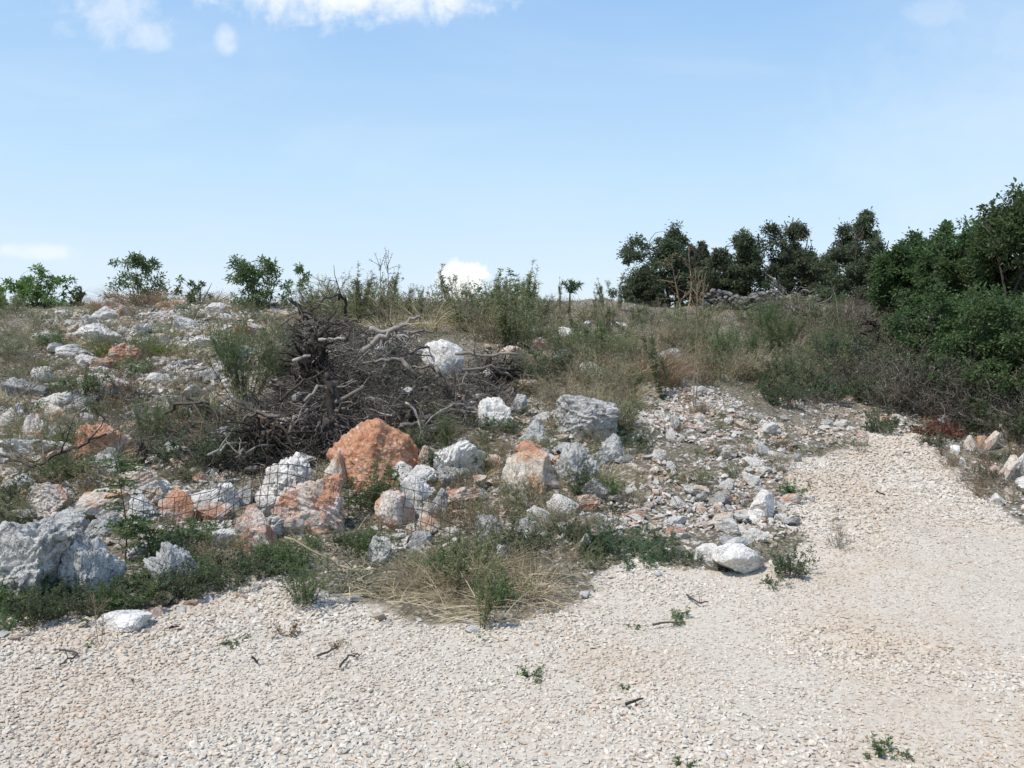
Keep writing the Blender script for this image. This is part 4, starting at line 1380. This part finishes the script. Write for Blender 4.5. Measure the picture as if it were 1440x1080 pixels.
def twig_mass(name, P, L, r, rg, mat, up=.2, k=5, wig=.13, sides=3):
    """many thin crooked twigs as one mesh"""
    n = len(P)
    d = rg.normal(size=(n, 3)) * [1, 1, .55] + [0, 0, up]; d /= np.linalg.norm(d, axis=1)[:, None]
    t = np.linspace(-.5, .5, k)
    Q = P[:, None] + d[:, None] * (L[:, None] * t)[:, :, None] + np.cumsum(rg.normal(0, wig, (n, k, 3)), 1) * (L / k)[:, None, None] * 1.6
    T = np.gradient(Q, axis=1); T /= np.linalg.norm(T, axis=2)[:, :, None] + 1e-9
    A = np.cross(T, [.3, .2, .93]); A /= np.linalg.norm(A, axis=2)[:, :, None] + 1e-9
    B = np.cross(T, A)
    a = np.arange(sides) * 2 * np.pi / sides
    rad = (r[:, None] * np.linspace(1, .35, k)[None])[:, :, None, None]
    V = Q[:, :, None] + rad * (np.cos(a)[None, None, :, None] * A[:, :, None] + np.sin(a)[None, None, :, None] * B[:, :, None])
    base = np.arange(n)[:, None, None] * k * sides
    i = np.arange(k - 1)[None, :, None] * sides; j = np.arange(sides)[None, None]; j2 = (j + 1) % sides
    F4 = np.stack([base + i + j, base + i + j2, base + i + sides + j2, base + i + sides + j], 3).reshape(-1, 4)
    return mesh_np(name, V.reshape(-1, 3), F4, M[mat])


def brush():
    rg = np.random.default_rng(5)
    q = np.array(sample_poly([(x, y + 18) for x, y in PILE], 820, rg, 0))
    clear = (((q[:, 0] - 626) / 40) ** 2 + ((q[:, 1] - 512) / 36) ** 2 > 1) & (((q[:, 0] - 536) / 24) ** 2 + ((q[:, 1] - 512) / 24) ** 2 > 1)
    q = q[clear]
    P = np.array([gp(*p) for p in q])
    P = np.repeat(P, 10, 0) + rg.normal(0, .09, (len(P) * 10, 3)) * [1, 1, 0]
    P[:, 2] = H(P[:, 0], P[:, 1])
    ph = pile_h(P[:, 0], P[:, 1])
    P[:, 2] += ph * rg.random(len(P)) ** .7
    n = len(P)
    me = twig_mass('brush_twigs', P, rg.uniform(.12, .5, n), rg.uniform(.002, .0045, n) + .006 * rg.random(n) ** 6, rg, 'twigs')
    tag(link('brush_twigs', me), 'tangle of thin dead twigs filling the wood pile', 'brush', kind='stuff')
brush()


def stump(px, yb, hpx, wpx, label, n=70, seed=0, mat='darkwood', depth=None, droop=.4, up=.3):
    P = gp(px, yb) if depth is None else at_depth(px, depth)
    dist = (P - EYE) @ FWD
    h = hpx / F * dist; w = wpx / F * dist
    rg = np.random.default_rng(seed)
    o = bpy.data.objects.new('tree_stump', None); COL.objects.link(o); o.location = P
    V, T = rock_geo(seed, (w * .5, w * .45, h * .8), 5, .4, 20, .5, 8)
    V[:, 2] += h * .36
    link('trunk', mesh_np('stump_trunk', V, T, M[mat], True), o)
    g = G()
    for k in range(n):
        a = rg.uniform(0, 6.28); z = h * rg.uniform(.1, .85)
        p0 = np.array([math.cos(a) * w * .2, math.sin(a) * w * .2, z])
        l = w * rg.uniform(.25, .6)
        d = nrm([math.cos(a), math.sin(a), rg.normal(up, .5)])
        t = np.linspace(0, 1, 7)
        Q = p0 + np.outer(t, d * l) + np.cumsum(rg.normal(0, .085 * l, (7, 3)), 0)
        Q[:, 2] -= droop * l * t ** 2
        g.tube(Q, w * (.008 + .03 * rg.random() ** 3) * (1 - .75 * t), 4)
    link('root', g.mesh('stump_roots', M[mat], True), o)
    tag(o, label, 'stump', 'uprooted stumps')
    return o


stump(442, 560, 128, 84, 'tall dark uprooted root mass at the top left of the wood pile', 130, 41, 'darkwood', None, .3, .5)
stump(545, 515, 54, 80, 'grey root crown under the forked trunk', 60, 42, 'deadwood')
stump(455, 625, 60, 90, 'tangled grey root mass behind the left of the orange boulder', 90, 43, 'deadwood')
stump(375, 640, 50, 110, 'low dark root mass at the lower left of the wood pile', 90, 44, 'darkwood')
stump(200, 660, 56, 36, 'dark charred stump left of the wood pile', 14, 45, 'darkwood')
stump(705, 545, 40, 80, 'dark root tangle at the right end of the wood pile', 70, 46, 'darkwood')
stump(1250, 0, 66, 90, 'dark root heap at the left foot of the hedge', 90, 47, 'darkwood', 15.4)
stump(1108, 0, 44, 60, 'grey brushy stump near the far stone wall', 60, 48, 'deadwood', 20.5)
stump(1130, 0, 26, 80, 'low grey brush heap below the far stone wall', 60, 49, 'deadwood', 19.5)


# heap of red twigs
def red_heap():
    P0 = gp(1318, 612)
    rg = np.random.default_rng(3)
    o = bpy.data.objects.new('red_twig_heap', None); COL.objects.link(o); o.location = P0
    st, lv = G(), G()
    LP = []
    for k in range(90):
        a = rg.uniform(0, 6.28); r = .26 * math.sqrt(rg.random())
        c = np.array([math.cos(a) * r * 1.1, math.sin(a) * r * .7, .02 + .16 * rg.random() * (1.1 - r / .3)])
        d = nrm(rg.normal(size=3) * [1, .8, .3]); l = rg.uniform(.15, .4)
        t = np.linspace(-.5, .5, 5)
        Q = c + np.outer(t, d * l) + np.cumsum(rg.normal(0, .02, (5, 3)), 0)
        Q[:, 2] = np.maximum(Q[:, 2], .0)
        st.tube(Q, .004, 3, False)
        LP.append(Q[rg.integers(0, 5, 9)])
    LP = np.concatenate(LP)
    lv.leaves(LP, rg.normal(size=LP.shape), .045, .02, rng=rg)
    link('twig', st.mesh('red_twigs', M['rust']), o); link('foliage', lv.mesh('red_foliage', M['rust']), o)
    tag(o, 'heap of rust red dead foliage at the head of the gravel tongue', 'brush heap')
red_heap()


# ------------------------------------------------------------------ fallen wire mesh
def wire_fence():
    rg = np.random.default_rng(8)
    top = [(186, 686), (235, 700), (300, 690), (345, 660), (390, 652), (440, 660), (500, 676), (560, 684), (610, 694), (660, 716)]
    U = np.linspace(0, len(top) - 1, 70)
    tx = np.interp(U, range(len(top)), [p[0] for p in top]); ty = np.interp(U, range(len(top)), [p[1] for p in top])
    Y = 6.55 + .12 * np.sin(U * 1.3)
    T = np.array([at(x, y, yy) for x, y, yy in zip(tx, ty, Y)])
    rows = []
    nrow = 6
    for r in range(nrow):
        q = T.copy(); q[:, 2] -= r * .072; q[:, 1] -= r * .03 + .02 * np.sin(U * 2.2 + r); q[:, 2] += .01 * np.sin(U * 3.1 + r * 1.4)
        q[:, 2] = np.maximum(q[:, 2], H(q[:, 0], q[:, 1]) + .01)
        rows.append(q)
    g = G()
    for q in rows: g.tube(q, .0032, 4, False)
    for i in range(1, 69, 2):
        g.tube(np.array([rows[r][i] + [rg.normal(0, .004), 0, 0] for r in range(nrow)]), .0026, 4, False)
    o = link('wire_fence', g.mesh('wire_fence', M['wire']))
    tag(o, 'crushed rusty wire mesh fence draped before the white and rusty boulders', 'wire fence')
wire_fence()


# ------------------------------------------------------------------ far dry stone wall
def stone_wall():
    rg = np.random.default_rng(15)
    n = 420
    a, b = at_depth(985, 23.5), at_depth(1150, 22.6)
    t = rg.random(n)
    P = a + np.outer(t, b - a) + rg.normal(0, .10, (n, 3)) * [0, 1, 0]
    P[:, 2] = H(P[:, 0], P[:, 1]) + rg.random(n) * (.46 + .1 * np.sin(t * 13))
    s = rg.uniform(.12, .27, n)
    E = rg.normal(0, .3, (n, 3)) + np.stack([0 * t, 0 * t, t * 6.28], 1)
    S = s[:, None] * np.stack([rg.uniform(.9, 1.4, n), rg.uniform(.9, 1.2, n), rg.uniform(.7, 1.0, n)], 1)
    o = link('stone_wall', scatter_mesh('stone_wall', PEB, P, E, S, M['wallstone'], rg))
    tag(o, 'low grey dry stone wall in front of the dark oaks', 'stone wall')
stone_wall()


# ------------------------------------------------------------------ ground cover between the plants
def undergrowth():
    rg = np.random.default_rng(61)
    g = G()
    n = 140000
    y = 5.2 + 19 * rg.random(n) ** 1.25
    x = rg.uniform(-1, 1, n) * (.66 * y + 2.0)
    k = ~gravel_mask(x, y)
    q = proj(np.stack([x, y, H(x, y)], 1))
    dens = .25 + .75 * sstep(.42, .60, fbm2(x, y, .9, 3, 88))
    for _, poly, *_r in RUB[:1] + RUB[4:6]:
        dens = np.where(inpoly(q[:, 0], q[:, 1], poly), dens * .16, dens)
    dens = np.where(inpoly(q[:, 0], q[:, 1], RUB[1][1]), dens * .45, dens)
    k &= rg.random(n) < dens
    x, y = x[k], y[k]
    P = np.stack([x, y, H(x, y)], 1)
    n = len(P)
    half = n // 2
    D = rg.normal(size=(half, 3)) * [.55, .55, .3] + [0, 0, .8]
    g.blades(P[:half], D, rg.uniform(.05, .2, half), .004 + .0004 * y[:half].mean(), .8, 2, rg)
    lit = n - half
    D2 = rg.normal(size=(lit, 3)) * [1, 1, .35]
    P2 = P[half:] + [0, 0, .012]; P2[:, 2] += rg.exponential(.03, lit)
    g.leaves(P2, D2, rg.uniform(.02, .055, lit), .012, rng=rg)
    o = link('undergrowth', g.mesh('undergrowth', M['litter']))
    tag(o, 'short dry grass and litter covering the ground between the weeds', 'ground cover', kind='stuff')
    # twig litter on the ground of the bank
    m = 2600
    y = 5.3 + 12 * rg.random(m); x = rg.uniform(-.64, .64, m) * y
    k = ~gravel_mask(x, y); x, y = x[k], y[k]; m = len(x)
    P = np.stack([x, y, H(x, y) + .02], 1)
    o = link('twig_litter', twig_mass('twig_litter', P, rg.uniform(.08, .35, m), rg.uniform(.0015, .004, m), rg, 'twigs', .02))
    tag(o, 'thin dead twigs strewn on the bank', 'litter', kind='stuff')
    # low straw mat under the straw heap
    s = np.array(sample_poly([(500, 815), (600, 785), (720, 790), (785, 830), (770, 866), (690, 884), (580, 880), (510, 858)], 140, rg))
    P = np.repeat(np.array([gp(*p) for p in s]), 5, 0) + rg.normal(0, .06, (len(s) * 5, 3)) * [1, 1, 0]
    P[:, 2] = H(P[:, 0], P[:, 1]) + rg.random(len(P)) * .08
    g = G()
    D = rg.normal(size=P.shape) * [1, .7, .28]
    g.blades(P, D, rg.uniform(.1, .38, len(P)), .0045, .6, 4, rg)
    o = link('dry_straw', g.mesh('dry_straw', M['straw']))
    tag(o, 'matted pale straw of the heap lying on the gravel edge', 'straw', kind='stuff')
undergrowth()

# little sticks on the gravel
STK = [((84, 920), (110, 926), (84, 942), 'bent dark stick in the gravel on the left'), ((446, 930), (474, 918), None, 'dark stick in the gravel below the pale withered weed'),
       ((478, 944), (490, 930), (506, 928), 'curved dark stick right of the other dark stick'), ((880, 1000), (904, 990), None, 'faint stick in the right part of the gravel'),
       ((238, 890), (252, 886), None, 'short dark stick right of the sunk slab'), ((966, 842), (982, 856), (996, 852), 'dry twig beside the bright rosette weed'), ((918, 884), (962, 880), None, 'long twig below the bright rosette weed'),
       ((355, 932), (362, 938), None, 'tiny dark stick in the gravel below the brown weed')]
for i, (a, b, c, lab) in enumerate(STK):
    P = [gp(*p) + [0, 0, .025] for p in (a, b, c) if p]
    c0 = np.mean(P, axis=0)
    g = branch_geo(np.array(P) - c0, .007, .004, 1, np.random.default_rng(50 + i), 5, .3)
    tag(link('stick', g.mesh('stick', M['darkwood'], True), loc=c0), lab, 'stick', 'small sticks on the gravel')

# ------------------------------------------------------------------ labels of the many
LAND = [
    ('orange boulder', 525, 640), ('root mass of the wood pile', 440, 500), ('forked grey trunk', 555, 470), ('brightest white boulder', 625, 498), ('right end of the wood pile', 720, 515),
    ('long rust stained boulder', 430, 712), ('split white boulder', 228, 714), ('large grey outcrop', 70, 790), ('pale humped boulder', 62, 704), ('tan stone at the left margin', 42, 606),
    ('cream and tan boulder', 146, 622), ('charred stump', 200, 632), ('tall bushy broom', 345, 500), ('lone white stone', 60, 526), ('two yellow green tufts', 196, 490),
    ('bright leafy sapling', 56, 405), ('tallest skyline sapling', 200, 390), ('dense skyline sapling', 372, 386), ('umbrella shaped stalk', 545, 410), ('bushy topped stalk', 696, 415),
    ('palm like young tree', 800, 415), ('leftmost oak', 946, 390), ('far stone wall', 1050, 440), ('hedge root heap', 1245, 465), ('red heap', 1318, 605), ('leaning stone row', 1385, 620),
    ('veined cream boulder', 742, 670), ('craggy grey rock', 810, 655), ('broad grey outcrop', 822, 588), ('knobbly cream boulder', 646, 648), ('straw heap', 650, 820), ('green horsetail', 678, 830),
    ('creeping green mat', 890, 760), ('flat slab at the gravel edge', 1042, 792), ('angular white stone', 1072, 712), ('gravel tongue', 1230, 660), ('orange tinged grass', 910, 505), ('tall tan stalk', 976, 500),
    ('track before the hedge', 1180, 585), ('rubble strip', 990, 620), ('dark bush by the pile', 768, 510), ('green tuft at the gravel edge', 425, 830), ('square rust capped stone', 555, 720), ('dry thistle', 145, 860),
]
RANK = ['largest', 'second largest', 'third largest', 'fourth largest', 'fifth largest']


def autolabel():
    bins = {}
    for t in THINGS:
        o, desc, px, py, s, group = t
        k = min(LAND, key=lambda l: (l[1] - px) ** 2 + (1.6 * (l[2] - py)) ** 2)
        dx, dy = px - k[1], py - k[2]
        if abs(dx) > abs(dy) * 1.1: rel = 'right of' if dx > 0 else 'left of'
        else: rel = 'below' if dy > 0 else 'above'
        bins.setdefault((desc, rel, k[0]), []).append((s, t))
    for (desc, rel, lm), L in bins.items():
        L.sort(key=lambda a: -a[0])
        for i, (s, t) in enumerate(L):
            o = t[0]
            if len(L) == 1: lab = f'{desc} just {rel} the {lm}'
            elif len(L) == 2: lab = f'{["larger", "smaller"][i]} {desc} just {rel} the {lm}'
            elif i < 5: lab = f'{RANK[i]} {desc} {rel} the {lm}'
            else: lab = f'one of the small {desc}s {rel} the {lm}'
            o['label'] = lab
            o['group'] = t[5] if i < 5 else f'small {desc}s {rel} the {lm}'
autolabel()

# ------------------------------------------------------------------ sky and light
SUN_DIR = nrm([-.58, -.40, 1.22])
SUN_EL = math.asin(SUN_DIR[2]); SUN_AZ = math.atan2(SUN_DIR[0], SUN_DIR[1])
wd = bpy.data.worlds.new('World'); sc.world = wd; wd.use_nodes = True
nt = wd.node_tree; nt.nodes.clear(); N = NT(nt)
SKY_S = .15
EXPO = .72
sky = N.n('ShaderNodeTexSky', sky_type='NISHITA', sun_disc=False, sun_elevation=SUN_EL, sun_rotation=SUN_AZ, altitude=100.0, air_density=1.0, dust_density=.8, ozone_density=1.2)
tc = N.n('ShaderNodeTexCoord')
sx = N.n('ShaderNodeSeparateXYZ', {0: tc.outputs['Generated']})
yy = N.math('MAXIMUM', sx.outputs[1], .02)
u = N.math('DIVIDE', sx.outputs[0], yy); v = N.math('DIVIDE', sx.outputs[2], yy)
uv = N.n('ShaderNodeCombineXYZ', {0: u, 1: v})
n_big = N.noise(uv.outputs[0], 17, 7, .62, .3)
n_fine = N.noise(uv.outputs[0], 55, 6, .62, .3)
wob = N.math('ADD', N.math('MULTIPLY', N.math('SUBTRACT', n_big, .5), 5.0), N.math('MULTIPLY', N.math('SUBTRACT', n_fine, .5), 2.6))


def blob(px, py, wpx, hpx, soft, amt, wk=1.0):
    d = ray(px, py)
    u0, v0 = d[0] / d[1], d[2] / d[1]
    a, b = wpx / F, hpx / F
    e = N.math('ADD', N.math('POWER', N.math('ABSOLUTE', N.math('DIVIDE', N.math('SUBTRACT', u, u0), a)), 2.0), N.math('POWER', N.math('ABSOLUTE', N.math('DIVIDE', N.math('SUBTRACT', v, v0), b)), 2.0))
    e = N.math('ADD', e, N.math('MULTIPLY', wob, wk))
    return N.math('MULTIPLY', N.maprange(e, 1 - soft, 1 + soft, 1, 0), amt)


cl = None
for bb in [(500, -28, 190, 50, 1.2, .85, .9), (150, 6, 54, 38, 2.2, .42, 1.8), (205, 48, 24, 16, 2.0, .42, 1.5), (318, 54, 13, 16, 1.8, .55, .9), (648, 402, 34, 28, .5, 1.0, 1.0), (664, 388, 22, 16, .5, .9, .9), (640, 424, 44, 16, 1.0, .8, .9), (1310, 18, 34, 16, 1.6, .18, 1.2), (40, 354, 56, 9, 1.6, .4, 1.0), (1500, 200, 300, 160, 1.0, .12, .5)]:
    m = blob(*bb)
    cl = m if cl is None else N.math('MAXIMUM', cl, m)
# thin high veil
uvs = N.n('ShaderNodeCombineXYZ', {0: N.math('MULTIPLY', u, 1.0), 1: N.math('MULTIPLY', v, 4.0)})
veil = N.math('MULTIPLY', N.maprange(N.noise(uvs.outputs[0], 2.2, 5, .55, .5), .40, .80), .16)
front = N.math('GREATER_THAN', sx.outputs[1], .02)
f = N.math('MULTIPLY', N.math('MAXIMUM', cl, 0), front)
VEIL = (3.9, 4.1, 4.25)
kk = 1 / (SKY_S * 2 ** EXPO)
grad = N.ramp(sx.outputs[2], [(0, (.71, .825, .94)), (.07, (.665, .80, .945)), (.186, (.54, .755, .955)), (.34, (.36, .60, .92)), (.6, (.22, .42, .80)), (1, (.12, .28, .65))])
gk = N.n('ShaderNodeVectorMath', {0: grad, 1: (kk, kk, kk)}, operation='MULTIPLY').outputs[0]
c0 = N.mix(.85, sky.outputs[0], gk)
c1 = N.mix(veil, c0, VEIL)
c2 = N.mix(f, c1, (4.35, 4.38, 4.42))
bg = N.n('ShaderNodeBackground', {'Color': c2, 'Strength': SKY_S})
ow = N.n('ShaderNodeOutputWorld'); nt.links.new(bg.outputs[0], ow.inputs[0])

sl = bpy.data.lights.new('sun', 'SUN'); sl.energy = 2.55; sl.angle = R(1.5); sl.color = (1, .95, .87)
so = bpy.data.objects.new('sun', sl); COL.objects.link(so)
so.rotation_euler = Vector(SUN_DIR).to_track_quat('Z', 'Y').to_euler()

cam = bpy.data.cameras.new('camera'); cam.sensor_width = 36; cam.lens = 36 * F / 1440
cam.clip_start = .1; cam.clip_end = 3000
co = bpy.data.objects.new('camera', cam); COL.objects.link(co)
co.location = EYE; co.rotation_euler = (R(90) + PITCH, 0, 0)
sc.camera = co
sc.view_settings.view_transform = 'Standard'; sc.view_settings.look = 'None'
sc.view_settings.exposure = EXPO; sc.view_settings.gamma = 1
sc.cycles.max_bounces = 6; sc.cycles.diffuse_bounces = 3; sc.cycles.glossy_bounces = 1; sc.cycles.transmission_bounces = 3
